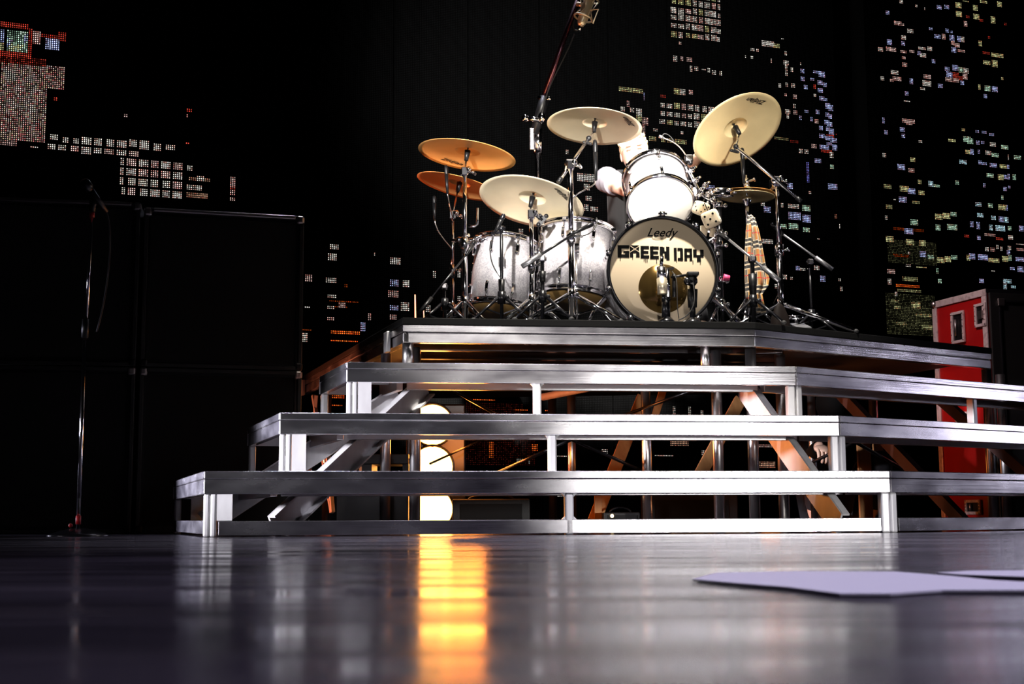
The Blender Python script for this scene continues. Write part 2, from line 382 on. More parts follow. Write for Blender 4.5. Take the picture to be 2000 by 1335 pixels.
# ------------------------------------------------------------------ the setting
mb = MB(); mb.box((0.6, 8.0, -0.05), (24, 24, 0.1)); struct('floor', mb, FLOOR)
LD = V((2.64, 1, 0)).normalized(); LN = V((LD.y, -LD.x, 0)); LP0 = V((-4.53, 12, 0))   # line of the video screens
def led_hit(x, y):
    d = ray(x, y); t = (LP0 - CAM).dot(LN) / d.dot(LN); p = CAM + d * t
    return (p - LP0).dot(LD), p.z
mb = MB()
cols = 90
for i in range(cols):                                  # hanging folds of the drape
    s0 = -3 + 19 * i / cols; s1 = -3 + 19 * (i + 1) / cols
    a = LP0 + LD * s0 - LN * (0.5 + 0.05 * math.sin(i * 1.7)); b = LP0 + LD * s1 - LN * (0.5 + 0.05 * math.sin((i + 1) * 1.7))
    mb.add([a, b, b + V((0, 0, 8.5)), a + V((0, 0, 8.5))], [(0, 1, 2, 3)], True)
struct('wall_back', mb, DRAPE)

# ---- skyline shown on the video screens: (x, y, w, h, colour, level)
CC = {'w': (1, .92, .82), 'p': (1, .66, .60), 'r': (1, .10, .06), 'o': (1, .16, .02), 'b': (.50, .56, 1), 'u': (.3, .3, 1), 'y': (.86, .84, .40),
      'g': (.62, .95, .70), 'c': (.55, .86, 1), 'k': (.8, .45, .3)}
WIN = []
def W_(c, lv, *rects):
    for q in rects: WIN.append((*q, c, lv))
def grid(xs, ys, wd, ht, x0, sl, cs, lv=1, miss=0.0):
    for x in xs:
        for y in ys:
            if random.random() >= miss: WIN.append((x, y + (x - x0) * sl - ht / 2, wd, ht, random.choice(cs), lv * random.uniform(.6, 1.1)))
grid([1312, 1326, 1340, 1353, 1365, 1377.5, 1390], [-13, 2, 18, 33, 49, 65], 9, 10.5, 1312, .125, 'wwwwypy', .9)
grid([1402], [-13, 2, 18, 33, 49, 65], 5, 9, 1312, .125, 'w', .9)
grid([1290, 1303.5, 1318, 1331.5, 1344, 1357.5, 1372, 1385], [204.5, 221, 237], 9, 10.5, 1290, .1, 'wwwyp', .95)
W_('w', .8, (1317, 108, 7, 10), (1348, 129, 4, 9), (1357, 129, 7, 8), (1370, 133, 9, 4), (1382, 133, 6, 8), (1393, 137, 6, 7), (1407, 139, 3, 7), (1326, 80, 5, 6), (1329, 173, 9, 11), (1213, 208, 8, 7), (1232, 209, 8, 8), (1245, 211, 10, 14), (1278, 250, 6, 6), (1332, 256, 3, 6))
W_('p', .7, (1329, 109, 7, 10), (1343, 111, 8, 9), (1345, 174, 8, 10), (1226, 197, 5, 9), (1255, 229, 11, 13), (1257, 246, 3, 22))
W_('y', .6, (1316, 173, 10, 9), (1209, 170, 20, 7), (1229, 172, 26, 7), (1245, 225, 9, 10), (1268, 267, 15, 8), (1293, 268, 8, 8), (1305, 269, 9, 8), (1319, 270, 9, 9), (1332, 271, 9, 10))
W_('b', .6, (1258, 181, 2.5, 14)); W_('r', .35, (1290, 185, 10, 6))
W_('w', .9, (1490, 79, 21, 10), (1528, 74, 4, 3), (1478, 95, 4, 6), (1466, 94, 8, 5), (1456, 108, 2.5, 5), (1466, 108, 4, 6), (1506, 115, 3, 6), (1532, 98, 6, 8), (1532, 118, 8, 9), (1533, 128, 5, 8), (1535, 136, 3, 12), (1546, 133, 4, 6), (1563, 121, 3, 5), (1521, 163, 6, 8), (1534, 162, 5, 7), (1547, 161, 5, 9), (1590, 182, 5, 5), (1535, 213, 9, 8), (1538, 222, 3, 9), (1549, 203, 4, 8), (1633, 167, 8, 4), (1636, 105, 5, 3), (1562, 290, 6, 8), (1573, 292, 6, 8))
W_('y', .7, (1512, 84, 11, 8)); W_('y', .28, (1514, 267, 26, 5)); W_('r', .25, (1544, 273, 16, 4))
W_('p', .7, (1532, 181, 5, 6), (1550, 183, 7, 9), (1550, 215, 8, 9), (1592, 232, 6, 7), (1586, 281, 9, 8))
W_('r', .6, (1591, 166, 4, 6), (1641, 276, 5, 6), (1634, 261, 8, 3), (1600, 138, 10, 3), (1612, 201, 8, 3), (1614, 262, 14, 4), (1606, 294, 20, 3))
W_('b', 1.0, (1565, 134, 6, 8), (1565, 149, 6, 8), (1570, 165, 7, 8), (1585, 151, 6, 7), (1572, 213, 7, 7), (1593, 215, 7, 7), (1561, 226, 5, 7), (1583, 228, 6, 7),
   (1590, 137, 10, 6), (1599, 140, 12, 10), (1597, 156, 9, 8), (1607, 160, 9, 8), (1598, 171, 9, 10), (1600, 187, 10, 8), (1608, 191, 7, 6), (1613, 201, 9, 10), (1619, 206, 8, 10), (1612, 220, 8, 8), (1618, 224, 8, 8), (1611, 234, 9, 8), (1617, 238, 9, 7), (1600, 245, 7, 7), (1613, 247, 8, 8), (1620, 252, 9, 8), (1602, 261, 9, 7), (1612, 264, 14, 8), (1623, 269, 12, 8), (1616, 277, 8, 6), (1602, 282, 18, 8), (1626, 283, 10, 9))
W_('b', .95, (1731, 20, 7, 7), (1830, 9, 8, 8), (1846, 10, 7, 7), (1733, 78, 8, 8), (1762, 82, 6, 7), (1814, 53, 8, 6), (1848, 56, 6, 6), (1857, 59, 5, 4), (1826, 66, 11, 9), (1855, 67, 10, 10), (1870, 70, 6, 9), (1859, 93, 9, 9), (1792, 100, 6, 7), (1821, 114, 7, 9), (1846, 129, 9, 10), (1860, 126, 12, 10), (1849, 140, 11, 9), (1876, 157, 6, 7), (1777, 152, 6, 10), (1834, 162, 7, 9), (1767, 178, 7, 7), (1938, 168, 11, 10), (1922, 183, 7, 7), (1723, 230, 4, 9), (1727, 254, 7, 8), (1759, 247, 8, 8), (1762, 261, 7, 6), (1907, 253, 6, 6), (1918, 255, 8, 6), (1932, 259, 10, 6), (1908, 274, 6, 7), (1918, 276, 6, 5))
W_('w', .8, (1757, 0, 7, 7), (1805, 13, 3, 5), (1773, 56, 11, 7), (1760, 68, 9, 7), (1717, 91, 9, 9), (1797, 103, 13, 8), (1812, 91, 9, 8), (1884, 133, 8, 9), (1742, 138, 13, 7), (1721, 149, 5, 7), (1802, 158, 18, 8), (1799, 172, 8, 3), (1876, 71, 7, 9), (1796, 273, 6, 5), (1935, 277, 11, 9), (1795, 92, 14, 4), (1788, 8, 4, 4), (1765, 196, 13, 3))
W_('p', .75, (1746, 40, 16, 8), (1761, 44, 4, 6), (1884, 40, 5, 10), (1840, 67, 6, 9), (1858, 80, 6, 6), (1867, 83, 8, 7), (1872, 96, 13, 6), (1732, 92, 19, 8), (1760, 97, 10, 7), (1777, 97, 10, 6), (1762, 109, 6, 6), (1763, 123, 8, 7), (1881, 145, 9, 8), (1848, 151, 12, 8), (1863, 152, 9, 8), (1745, 150, 15, 8), (1740, 153, 6, 5), (1805, 146, 14, 6), (1764, 233, 23, 7), (1770, 240, 12, 4))
W_('r', .5, (1888, 30, 6, 5), (1915, 36, 6, 4), (1962, 44, 4, 3), (1930, 71, 5, 4), (1920, 100, 14, 6), (1862, 142, 10, 8), (1875, 148, 4, 8))
W_('y', .85, (1866, 5, 11, 10), (1882, 0, 10, 3), (1902, 11, 8, 9), (1915, 0, 13, 6), (1949, 4, 7, 8), (1867, 22, 11, 10), (1901, 28, 11, 9), (1936, 32, 7, 12), (1912, 80, 6, 9), (1938, 103, 11, 8), (1950, 104, 9, 8), (1921, 119, 13, 5), (1938, 117, 11, 13), (1912, 166, 3, 9), (1956, 150, 4, 6), (1880, 251, 6, 5), (1852, 270, 14, 7))
W_('g', .9, (1873, 131, 9, 9), (1924, 167, 11, 10), (1882, 267, 13, 8), (1889, 271, 12, 8), (1956, 282, 13, 7))
W_('w', .7, (1725, 297, 5, 9), (1746, 388, 5, 3), (1730, 420, 3, 7), (1769, 515, 10, 5), (1735, 544, 5, 9), (1749, 570, 5, 8), (1925, 294, 10, 8), (1968, 301, 3, 9), (1970, 459, 8, 7), (1985, 475, 15, 3), (1925, 481, 7, 9), (1948, 478, 3, 8), (1954, 480, 3, 10), (1970, 479, 5, 9), (1774, 490, 5, 6), (1938, 526, 4, 4))
W_('b', 1.0, (1755, 321, 12, 10), (1775, 366, 14, 12), (1757, 385, 13, 9), (1768, 446, 17, 10), (1797, 491, 13, 9), (1895, 290, 8, 10), (1910, 292, 5, 6), (1912, 313, 6, 8), (1920, 316, 8, 6), (1934, 319, 12, 8), (1968, 321, 3, 9), (1961, 342, 6, 6), (1969, 340, 3, 9), (1920, 357, 6, 7), (1961, 365, 5, 6), (1970, 361, 3, 6), (1965, 400, 4, 10), (1951, 421, 9, 10), (1895, 432, 7, 10), (1908, 434, 7, 11), (1992, 441, 8, 10), (1910, 459, 5, 9), (1968, 489, 5, 7), (1893, 495, 12, 11), (1912, 496, 18, 11), (1985, 502, 15, 6), (1987, 519, 13, 10), (1914, 544, 9, 7), (1973, 521, 9, 6))
W_('c', 1.0, (1813, 353, 10, 10), (1875, 311, 12, 8), (1907, 394, 9, 7), (1909, 415, 12, 9), (1937, 420, 7, 9), (1960, 423, 9, 10), (1932, 439, 7, 8), (1946, 439, 18, 11), (1946, 439, 18, 11), (1959, 544, 18, 7), (1960, 554, 8, 8), (1975, 556, 8, 7))
W_('g', .85, (1825, 359, 10, 6), (1866, 351, 6, 9), (1778, 427, 15, 12), (1812, 496, 12, 8), (1937, 299, 14, 6), (1980, 302, 14, 9), (1927, 338, 13, 8), (1979, 341, 5, 8), (1956, 382, 5, 8), (1828, 438, 9, 10), (1850, 438, 20, 10), (1830, 523, 4, 9), (1834, 543, 5, 9), (1971, 497, 5, 12), (1930, 398, 8, 7), (1969, 440, 6, 8), (1856, 413, 12, 9), (1858, 497, 12, 9))
W_('y', .8, (1779, 308, 10, 7), (1794, 352, 6, 6), (1758, 363, 16, 9), (1795, 372, 10, 8), (1732, 459, 13, 11), (1770, 468, 14, 9), (1797, 470, 11, 10), (1887, 292, 9, 8), (1954, 321, 13, 8), (1949, 341, 11, 9), (1951, 399, 14, 9), (1828, 418, 14, 9), (1842, 416, 14, 9), (1832, 502, 14, 9), (1846, 500, 12, 9), (1888, 498, 6, 9), (1931, 503, 22, 7), (1957, 500, 12, 9), (1792, 519, 18, 4), (1748, 597, 10, 6), (1780, 590, 18, 10))
W_('y', .38, (1726, 359, 16, 8), (1783, 391, 14, 5), (1730, 400, 12, 6), (1762, 541, 30, 8), (1755, 566, 45, 4))
W_('y', .05, (1735, 470, 95, 45)); W_('y', .06, (1733, 575, 95, 78)); W_('y', .10, (1755, 600, 60, 40)); W_('y', .45, (1742, 585, 14, 5), (1790, 612, 30, 6), (1750, 628, 22, 5), (1800, 636, 22, 6))
W_('p', .6, (1774, 327, 13, 9), (1935, 484, 8, 6), (1985, 484, 15, 5), (1923, 457, 22, 4), (1735, 525, 13, 9)); W_('r', .5, (1885, 459, 9, 4), (1946, 463, 14, 4)); W_('o', .9, (1750, 556, 46, 4)); W_('o', .25, (1745, 446, 60, 3), (1745, 497, 30, 3))
W_('b', .95, (1592, 308, 11, 9), (1540, 356, 8, 10), (1619, 359, 18, 11), (1540, 414, 24, 13), (1568, 420, 16, 12), (1555, 520, 7, 7), (1603, 539, 8, 9), (1494, 404, 10, 9), (1381, 361, 14, 7))
W_('u', .7, (1577, 315, 2.5, 40))
W_('w', .75, (1622, 298, 5, 10), (1580, 372, 5, 5), (1540, 397, 20, 10), (1525, 396, 6, 8), (1597, 464, 3, 3), (1563, 522, 10, 5), (1578, 522, 3, 4), (1592, 518, 8, 9), (1530, 536, 8, 9), (1544, 540, 4, 4), (1515, 555, 5, 6), (1637, 543, 4, 5), (1660, 543, 6, 6), (1642, 560, 7, 7), (1652, 561, 6, 6), (1660, 559, 7, 9), (1662, 582, 4, 8), (1660, 519, 5, 8), (1640, 437, 4, 9), (1487, 393, 8, 7), (1490, 466, 20, 8))
W_('g', .85, (1623, 321, 5, 8), (1567, 401, 16, 10), (1525, 436, 11, 9), (1541, 435, 18, 11), (1569, 443, 12, 9)); W_('y', .7, (1656, 383, 4, 7), (1654, 420, 8, 8), (1655, 438, 8, 9), (1655, 477, 9, 11), (1660, 597, 8, 6)); W_('k', .5, (1630, 419, 5, 6), (1643, 421, 5, 5), (1646, 440, 6, 6), (1648, 544, 8, 5))
W_('w', .8, (1127, 338, 36, 15), (1140, 359, 12, 10), (1145, 382, 12, 9), (1141, 400, 10, 10), (1153, 402, 14, 10), (1106, 292, 4, 8), (1015, 446, 8, 10), (1050, 447, 6, 8))
W_('w', .75, (647, 478, 14, 8), (642, 494, 16, 13), (587, 538, 6, 10), (639, 542, 17, 9), (642, 575, 14, 5), (585, 582, 6, 12), (598, 597, 6, 3), (641, 597, 13, 4), (765, 501, 17, 14), (786, 546, 14, 14), (783, 590, 17, 14), (592, 650, 10, 15), (846, 530, 7, 10), (832, 595, 8, 12), (730, 493, 3, 4), (893, 528, 8, 14), (894, 576, 7, 9))
W_('p', .6, (599, 537, 10, 12), (664, 590, 10, 9), (640, 619, 14, 6), (760, 568, 17, 13), (762, 613, 14, 10), (721, 613, 6, 11)); W_('b', .9, (762, 544, 18, 15), (763, 594, 16, 11), (706, 630, 9, 16))
W_('o', 1.2, (648, 646, 54, 4), (648, 662, 50, 3)); W_('o', .3, (645, 586, 55, 2.5), (650, 597, 30, 3), (586, 641, 24, 3), (673, 553, 6, 6), (780, 648, 14, 3))
W_('o', .9, (643, 772, 30, 3), (645, 789, 26, 3), (925, 779, 42, 3), (1005, 798, 26, 3), (1065, 799, 10, 3)); W_('r', .03, (910, 786, 110, 22), (895, 858, 150, 48), (690, 860, 40, 40)); W_('o', .5, (957, 862, 6, 30), (1040, 866, 10, 12))
W_('w', .5, (1010, 895, 14, 4), (1032, 895, 4, 10), (1080, 887, 30, 5), (1316, 793, 4, 18), (1346, 793, 4, 18), (1368, 801, 6, 9), (1280, 886, 34, 4), (1372, 880, 12, 7), (1176, 876, 12, 8), (1080, 966, 40, 4)); W_('k', .5, (1310, 858, 36, 12), (1270, 850, 90, 8), (1484, 900, 30, 12)); W_('p', .5, (1484, 866, 26, 6))
grid([0, 9.5], [0], 1, 1, 0, 0, 'w', 0.001)
W_('p', .48, (0, 125, 92, 128), (92, 128, 34, 44), (0, 250, 90, 24), (0, 274, 32, 8)); W_('w', .35, (10, 200, 80, 12), (40, 150, 30, 90), (6, 130, 30, 30)); W_('r', .3, (0, 112, 90, 14))
W_('r', .6, (0, 43, 58, 12), (0, 100, 62, 9), (56, 56, 8, 46)); W_('g', .95, (14, 58, 42, 40)); W_('b', .8, (0, 56, 10, 26), (16, 70, 8, 20), (44, 66, 10, 16)); W_('y', .8, (0, 82, 9, 16), (20, 88, 24, 10)); W_('p', .6, (64, 60, 18, 26)); W_('b', 1.1, (90, 76, 26, 19)); W_('r', .5, (84, 66, 34, 8), (116, 64, 12, 14))
W_('w', .9, (100, 263, 14, 10), (124, 266, 12, 10), (146, 271, 7, 7), (162, 266, 16, 13), (184, 268, 16, 14), (208, 270, 17, 14), (231, 273, 15, 12), (252, 272, 17, 14), (275, 275, 18, 14), (302, 280, 15, 12), (325, 282, 16, 11), (95, 280, 13, 9), (115, 281, 15, 11), (161, 286, 17, 12), (184, 287, 15, 12), (230, 291, 16, 12), (62, 284, 12, 3))
W_('p', .8, (138, 284, 16, 10), (206, 289, 17, 12), (252, 294, 18, 9))
for r_, y0 in enumerate((308, 328, 347, 365)):
    for x0, ww in ((237, 6), (250, 16), (273, 16), (296, 15), (317, 16), (339, 17)): WIN.append((x0, y0 + (x0 - 237) * .08, ww, 12, random.choice('wwwp'), .85))
W_('w', .85, (368, 323, 9, 10), (384, 342, 14, 10), (365, 360, 14, 9), (381, 361, 14, 9)); W_('k', .6, (370, 344, 12, 7), (400, 346, 9, 9), (364, 376, 42, 10)); W_('p', .7, (450, 346, 10, 18), (449, 370, 12, 10), (449, 384, 12, 8)); W_('r', .5, (450, 362, 10, 8))
W_('r', .8, (106, 188, 8, 7), (366, 210, 9, 6), (364, 276, 7, 5)); W_('p', .6, (243, 221, 5, 6), (365, 223, 3, 4))

PITCHM = 0.0185
def build_screen(label, s0, s1, z0, z1):
    base = LP0 + LD * ((s0 + s1) / 2)
    root = thing('video_screen', label, 'screen', base, 'hanging video screens', Matrix((LD, -LN, V((0, 0, 1)))).transposed())
    half = (s1 - s0) / 2
    m = MB(); n = max(1, round((s1 - s0) / 0.78)); wd = (s1 - s0) / n
    for i in range(n):
        p = MB(); p.box((-half + wd * (i + .5), 0.02, (z0 + z1) / 2), (wd - 0.012, 0.03, z1 - z0)); part(root, 'led_panel', p, LEDPANEL, local=True)
    p = MB()
    for zz in (z0, z1): p.box((0, 0.05, zz), (s1 - s0, 0.05, 0.05))
    part(root, 'mounting_rail', p, BLACKMET, local=True)
    return root, (s0 + s1) / 2
px_cells = {}
for (x, y, ww, hh, c, lv) in WIN:
    sa, _ = led_hit(x, y + hh / 2); sb, _ = led_hit(x + ww, y + hh / 2)
    _, za = led_hit(x + ww / 2, y + hh); _, zb = led_hit(x + ww / 2, y)
    i0, i1 = math.floor(sa / PITCHM), max(math.floor(sa / PITCHM) + 1, round(sb / PITCHM)); j0 = math.floor(za / PITCHM); j1 = max(j0 + 1, round(zb / PITCHM))
    big = ww * hh > 900
    for i in range(i0, i1):
        for j in range(j0, j1):
            if j < 3: continue
            edge = (i in (i0, i1 - 1)) or (j in (j0, j1 - 1))
            k = lv * random.uniform(.35, 1.15) if big else lv * (random.uniform(.18, .85) if edge else random.uniform(.75, 1.15))
            if big and random.random() < (.12 if c == 'p' else .5): k *= .2
            cc = CC[c]
            if edge and not big and random.random() < .35: cc = (cc[0], cc[1] * .6, cc[2] * .55)
            if big and c == 'p': cc = random.choice(((1, .6, .55), (1, .8, .75), (1, .3, .28), (1, .75, .5)))
            q = px_cells.get((i, j)); v = tuple(a * k for a in cc)
            if q is None or sum(v) > sum(q): px_cells[(i, j)] = v
SCREENS = [('video screen showing red lettered tower and lit office rows, above black cabinets', -1500, 610), ('video screen with sparse white windows and orange bars behind left of drum riser', 610, 1195),
           ('video screen with white window grid and curved blue tower behind drummer', 1195, 1648), ('video screen with yellow and blue windows above red road case', 1712, 2600)]
for label, xa, xb in SCREENS:
    sa = led_hit(max(xa, -300), 600)[0]; sb = led_hit(min(xb, 2350), 600)[0]
    root, mid = build_screen(label, sa, sb, 0.04, 7.3)
    vs, fs, cl = [], [], []
    e = PITCHM * .21
    for (i, j), c in px_cells.items():
        s = (i + .5) * PITCHM
        if not (sa + .01 < s < sb - .01): continue
        z = (j + .5) * PITCHM; o = len(vs); u = s - mid
        vs += [(u - e, -.001, z - e), (u + e, -.001, z - e), (u + e, -.001, z + e), (u - e, -.001, z + e)]; fs.append((o, o + 1, o + 2, o + 3)); cl += [(*c, 1)] * 4
    me = bpy.data.meshes.new('lit_pixels'); me.from_pydata(vs, [], fs); me.materials.append(LED)
    ca = me.color_attributes.new('led', 'FLOAT_COLOR', 'POINT'); ca.data.foreach_set('color', [q for c in cl for q in c])
    o = bpy.data.objects.new('lit_pixels', me); COL.objects.link(o); o.parent = root; o['kind'] = 'stuff'

# ------------------------------------------------------------------ riser and stairs
RISE = 0.25
TIER = [[(-1.627, 6.539), (-1.182, 5.206), (1.5386, 5.549), (3.34, 6.81)], [(-1.269, 6.497), (-.958, 5.565), (1.416, 5.865), (3.40, 7.254)], [(-.934, 6.539), (-.729, 5.925), (1.302, 6.181), (3.30, 7.580)]]
DECK = [(-1.407, 8.959), (-.513, 6.283), (1.177, 6.497), (2.692, 7.555)]
def n2(a, b):                                  # unit direction and inward normal (to the left of travel)
    d = (V((b[0], b[1], 0)) - V((a[0], a[1], 0))).normalized(); return d, V((-d.y, d.x, 0))
def inset(pl, t):
    P = [V((p[0], p[1], 0)) for p in pl]; out = []
    for i in range(4):
        if i in (0, 3):
            d, n = n2(P[0], P[1]) if i == 0 else n2(P[2], P[3]); out.append(P[i] + n * t)
        else:
            d0, m0 = n2(P[i - 1], P[i]); d1, m1 = n2(P[i], P[i + 1]); b = (m0 + m1).normalized(); out.append(P[i] + b * (t / b.dot(m0)))
    return out
def lift(p, z): return V((p[0], p[1], z))

front = thing('stair_unit', 'long three-tier aluminium stair unit along front of drum riser', 'stairs', (0.2, 5.4, 0))
right = thing('stair_unit', 'three-tier aluminium stair unit angled back along right side of riser', 'stairs', (2.0, 6.0, 0))
FH = 0.087
def fascia(root, a, b, n, ztop, h=FH):
    d = (lift(b, 0) - lift(a, 0)).normalized(); g = 0.003
    a0 = lift(a, 0) + d * g; b0 = lift(b, 0) - d * g; th = 0.03
    m = MB()
    m.beam(a0 + n * th / 2 + V((0, 0, ztop - h * .17)), b0 + n * th / 2 + V((0, 0, ztop - h * .17)), th, h * .34)
    part(root, 'nosing', m, ALU, bevel=0.0025)
    m = MB()
    m.beam(a0 + n * (th / 2 + .002) + V((0, 0, ztop - h * .34 - .001 - h * .33)), b0 + n * (th / 2 + .002) + V((0, 0, ztop - h * .34 - .001 - h * .33)), th, h * .66)
    part(root, 'fascia_beam', m, ALU, bevel=0.0025)
def post(root, p, z0, z1, d, n, wd=.034, dp=.045, back=.004):
    m = MB(); c = lift(p, (z0 + z1) / 2) + n * (dp / 2 + back); R = Matrix((d, n, V((0, 0, 1)))).transposed()
    m.box(c, (wd, dp, z1 - z0), R); part(root, 'post', m, ALU_POST, bevel=0.007)
def gusset(root, p, z, d, n, sgn, up=1):
    m = MB(); a = lift(p, z) + n * .012 + d * sgn * .016
    m.slab([a, a + d * sgn * .016, a - V((0, 0, .016 * up))], n, .02); part(root, 'gusset', m, ALU_POST)
for k, T in enumerate(TIER):
    z = RISE * (k + 1); I = inset(T, .33); zb = z - FH; zl = RISE * k
    P = [lift(p, 0) for p in T]
    for si, root in ((0, front), (1, front), (2, right)):
        a, b = P[si], P[si + 1]; d, n = n2(a, b)
        ia, ib = I[si], I[si + 1]
        fascia(root, a, b, n, z)
        m = MB(); q = [a + n * .031 + d * .004, b + n * .031 - d * .004, ib - d * .003, ia + d * .003]
        if si == 0: q[1] = b + n * .031 - d * .03
        m.slab([lift(p, z - .014) for p in q], (0, 0, 1), .013); part(root, 'tread', m, ALU_TREAD)
        m = MB(); m.beam(lift(ia + d * .01 - n * .02, z - .053), lift(ib - d * .01 - n * .02, z - .053), .03, .077); part(root, 'back_rail', m, ALU_TREAD, bevel=.002)
        L = (ib - ia).length; nj = 3 if si != 1 else 4
        for j in range(1, nj):                                              # joists beneath each tread
            pa = a.lerp(b, j / nj); m = MB(); m.beam(lift(pa + n * .034, z - .033), lift(pa + n * .29, z - .033), .03, .036); part(root, 'joist', m, ALU_POST)
    d0, n0 = n2(P[0], P[1]); d1, n1 = n2(P[1], P[2]); d2, nn2 = n2(P[2], P[3])
    zs = zl if k else 0.0
    # corner post pair, centre post, joint posts, back posts
    post(front, P[1] + d1 * .014 + n1 * .004, zs, zb, d1, n1, .024, .024); post(front, P[1] + d1 * .040 + n1 * .0, zs, zb, d1, n1, .023, .05)
    zf = .062 if k == 0 else zs
    m = MB(); m.box(lift(P[1] + d1 * .082 + n1 * .010, (zf + zb) / 2), (.058, .008, zb - zf), Matrix((d1, n1, V((0, 0, 1)))).transposed()); part(front, 'post_flange', m, ALU_POST)
    cx = P[1].lerp(P[2], (0.517, 0.475, 0.415)[k]); post(front, cx, zs, zb, d1, n1, .034)
    for s in (-1, 1):
        gusset(front, cx, zb, d1, n1, s)
        if k == 0: gusset(front, cx, .058, d1, n1, s, -1)
    post(front, P[2] - d1 * .024, zs, zb, d1, n1, .036); post(right, P[2] + d2 * .022, zs, zb, d2, nn2, .034)
    post(right, P[2].lerp(P[3], (.78, .607, .537)[k]), zs, zb, d2, nn2, .034); post(right, P[2].lerp(P[3], .975), zs, zb, d2, nn2, .034)
    R0_ = Matrix((d0, n0, V((0, 0, 1)))).transposed()
    post(front, P[0] + d0 * .028 + n0 * .002, zs, zb, d0, n0, .05, .03)
    m = MB(); m.box(lift(P[0] + d0 * .006 + n0 * .10, z - .05), (.01, .20, .07), R0_); part(front, 'end_plate', m, ALU_POST)
    if k == 0:
        bh = .058
        m = MB(); m.beam(lift(P[1] + d1 * .06 + n1 * .018, bh / 2 + .004), lift(P[2] - d1 * .045 + n1 * .018, bh / 2 + .004), .028, bh - .004); part(front, 'bottom_rail', m, ALU, bevel=.002)
        m = MB(); m.beam(lift(P[0] + d0 * .03 + n0 * .018, bh / 2 + .008), lift(P[1] - d0 * .02 + n0 * .018, bh / 2 + .008), .028, bh - .006); part(front, 'bottom_rail', m, ALU, bevel=.002)
        m = MB(); m.beam(lift(P[2] + d2 * .045 + nn2 * .018, bh / 2 + .004), lift(P[3] - d2 * .02 + nn2 * .018, bh / 2 + .004), .028, bh - .004); part(right, 'bottom_rail', m, ALU, bevel=.002)
        m = MB(); m.box(lift(P[0] + n0 * .13, .14), (.012, .09, .17), R0_); part(front, 'end_plate', m, ALU_POST)
# diagonal stringers that carry the treads
def stringer(root, a, b, hgt=.115, th=.03, mt=None):
    a = V(a); b = V(b); d = (b - a).normalized(); u = (V((0, 0, 1)) - d * d.z).normalized(); t = d.cross(u)
    m = MB(); m.beam(a, b, .008, hgt); 
    m.beam(a + u * (hgt / 2 - .004) + t * .016, b + u * (hgt / 2 - .004) + t * .016, .036, .008); m.beam(a - u * (hgt / 2 - .004) + t * .016, b - u * (hgt / 2 - .004) + t * .016, .036, .008)
    part(root, 'stringer', m, mt or ALU_POST)
FL = [lift(T[1], 0) for T in TIER] + [lift(DECK[1], 0)]; FR = [lift(T[2], 0) for T in TIER] + [lift(DECK[2], 0)]
stringer(front, FL[0] + V((.22, .28, .03)), FL[3] + V((.10, .16, .70)))
stringer(front, FR[0] + V((-.18, .16, .03)), FR[3] + V((-.06, .1, .70)))
d1, n1 = n2(TIER[0][1], TIER[0][2])
stringer(front, lift(TIER[0][0], .05) + V((.16, -.03, 0)), lift((-.55, 6.62), .66))
d2, m2 = n2(TIER[0][2], TIER[0][3])
for s in (.35, .77): stringer(right, FR[0].lerp(lift(TIER[0][3], 0), s) + m2 * .24 + V((0, 0, .03)), FR[3].lerp(lift(DECK[3], 0), s * 1.05) + m2 * .1 + V((0, 0, .70)), .055, mt=REDDIM)
riser = thing('drum_riser', 'black-topped aluminium drum riser deck on round legs', 'stage riser', (0.6, 7.6, 0))
back = [(2.1, 9.6), (-0.6, 9.9)]
dpoly = [DECK[0], DECK[1], DECK[2], DECK[3]] + back
m = MB(); m.prism(dpoly, .968, 1.0); part(riser, 'deck_top', m, DECKTOP, bevel=.003)
ip = inset(DECK, .04); m = MB(); m.prism([(p.x, p.y) for p in ip] + [(2.05, 9.55), (-.58, 9.85)], .935, .966); part(riser, 'soffit_board', m, SOFFIT)
for si in range(3):
    a, b = lift(DECK[si], 0), lift(DECK[si + 1], 0); d, n = n2(a, b)
    for zc, hh, off in ((.9505, .033, .004), (.9065, .047, .009)):
        m = MB(); m.beam(a + d * .003 + n * (.02 + off) + V((0, 0, zc)), b - d * .003 + n * (.02 + off) + V((0, 0, zc)), .04, hh); part(riser, 'deck_rail', m, ALU, bevel=.003)
    m = MB(); m.beam(a + d * .01 + n * .03 + V((0, 0, .931)), b - d * .01 + n * .03 + V((0, 0, .931)), .03, .008); part(riser, 'rail_groove', m, BLACKMET)
d0, n0 = n2(DECK[0], DECK[1]); dd1, nn1 = n2(DECK[1], DECK[2])
R0_ = Matrix((d0, n0, V((0, 0, 1)))).transposed()
for s in (.05, .90):                                         # corner clamps on the left side of the deck
    m = MB(); m.box(lift(V((*DECK[0], 0)).lerp(V((*DECK[1], 0)), s) - n0 * .006, .918), (.07, .02, .10), R0_); part(riser, 'corner_bracket', m, ALU_POST, bevel=.003)
for i in range(5):
    a = lift(DECK[1], 0) + nn1 * (.22 + .34 * i); m = MB(); m.beam(a + dd1 * .06 + V((0, 0, .90)), a + dd1 * (1.9 + .12 * i) + V((0, 0, .90)), .05, .06); part(riser, 'deck_joist', m, JOIST)
def leg(x, y, Y, r=.0265, z0=.0, z1=.885):
    p = at(x, y, Y); m = MB(); m.tube((p.x, p.y, z0), (p.x, p.y, z1), r, n=20); o = part(riser, 'leg', m, ALU_TUBE)
    f = MB(); f.tube((p.x, p.y, z0), (p.x, p.y, z0 + .012), r * 1.5, n=16); part(o, 'foot', f, RUBBER)
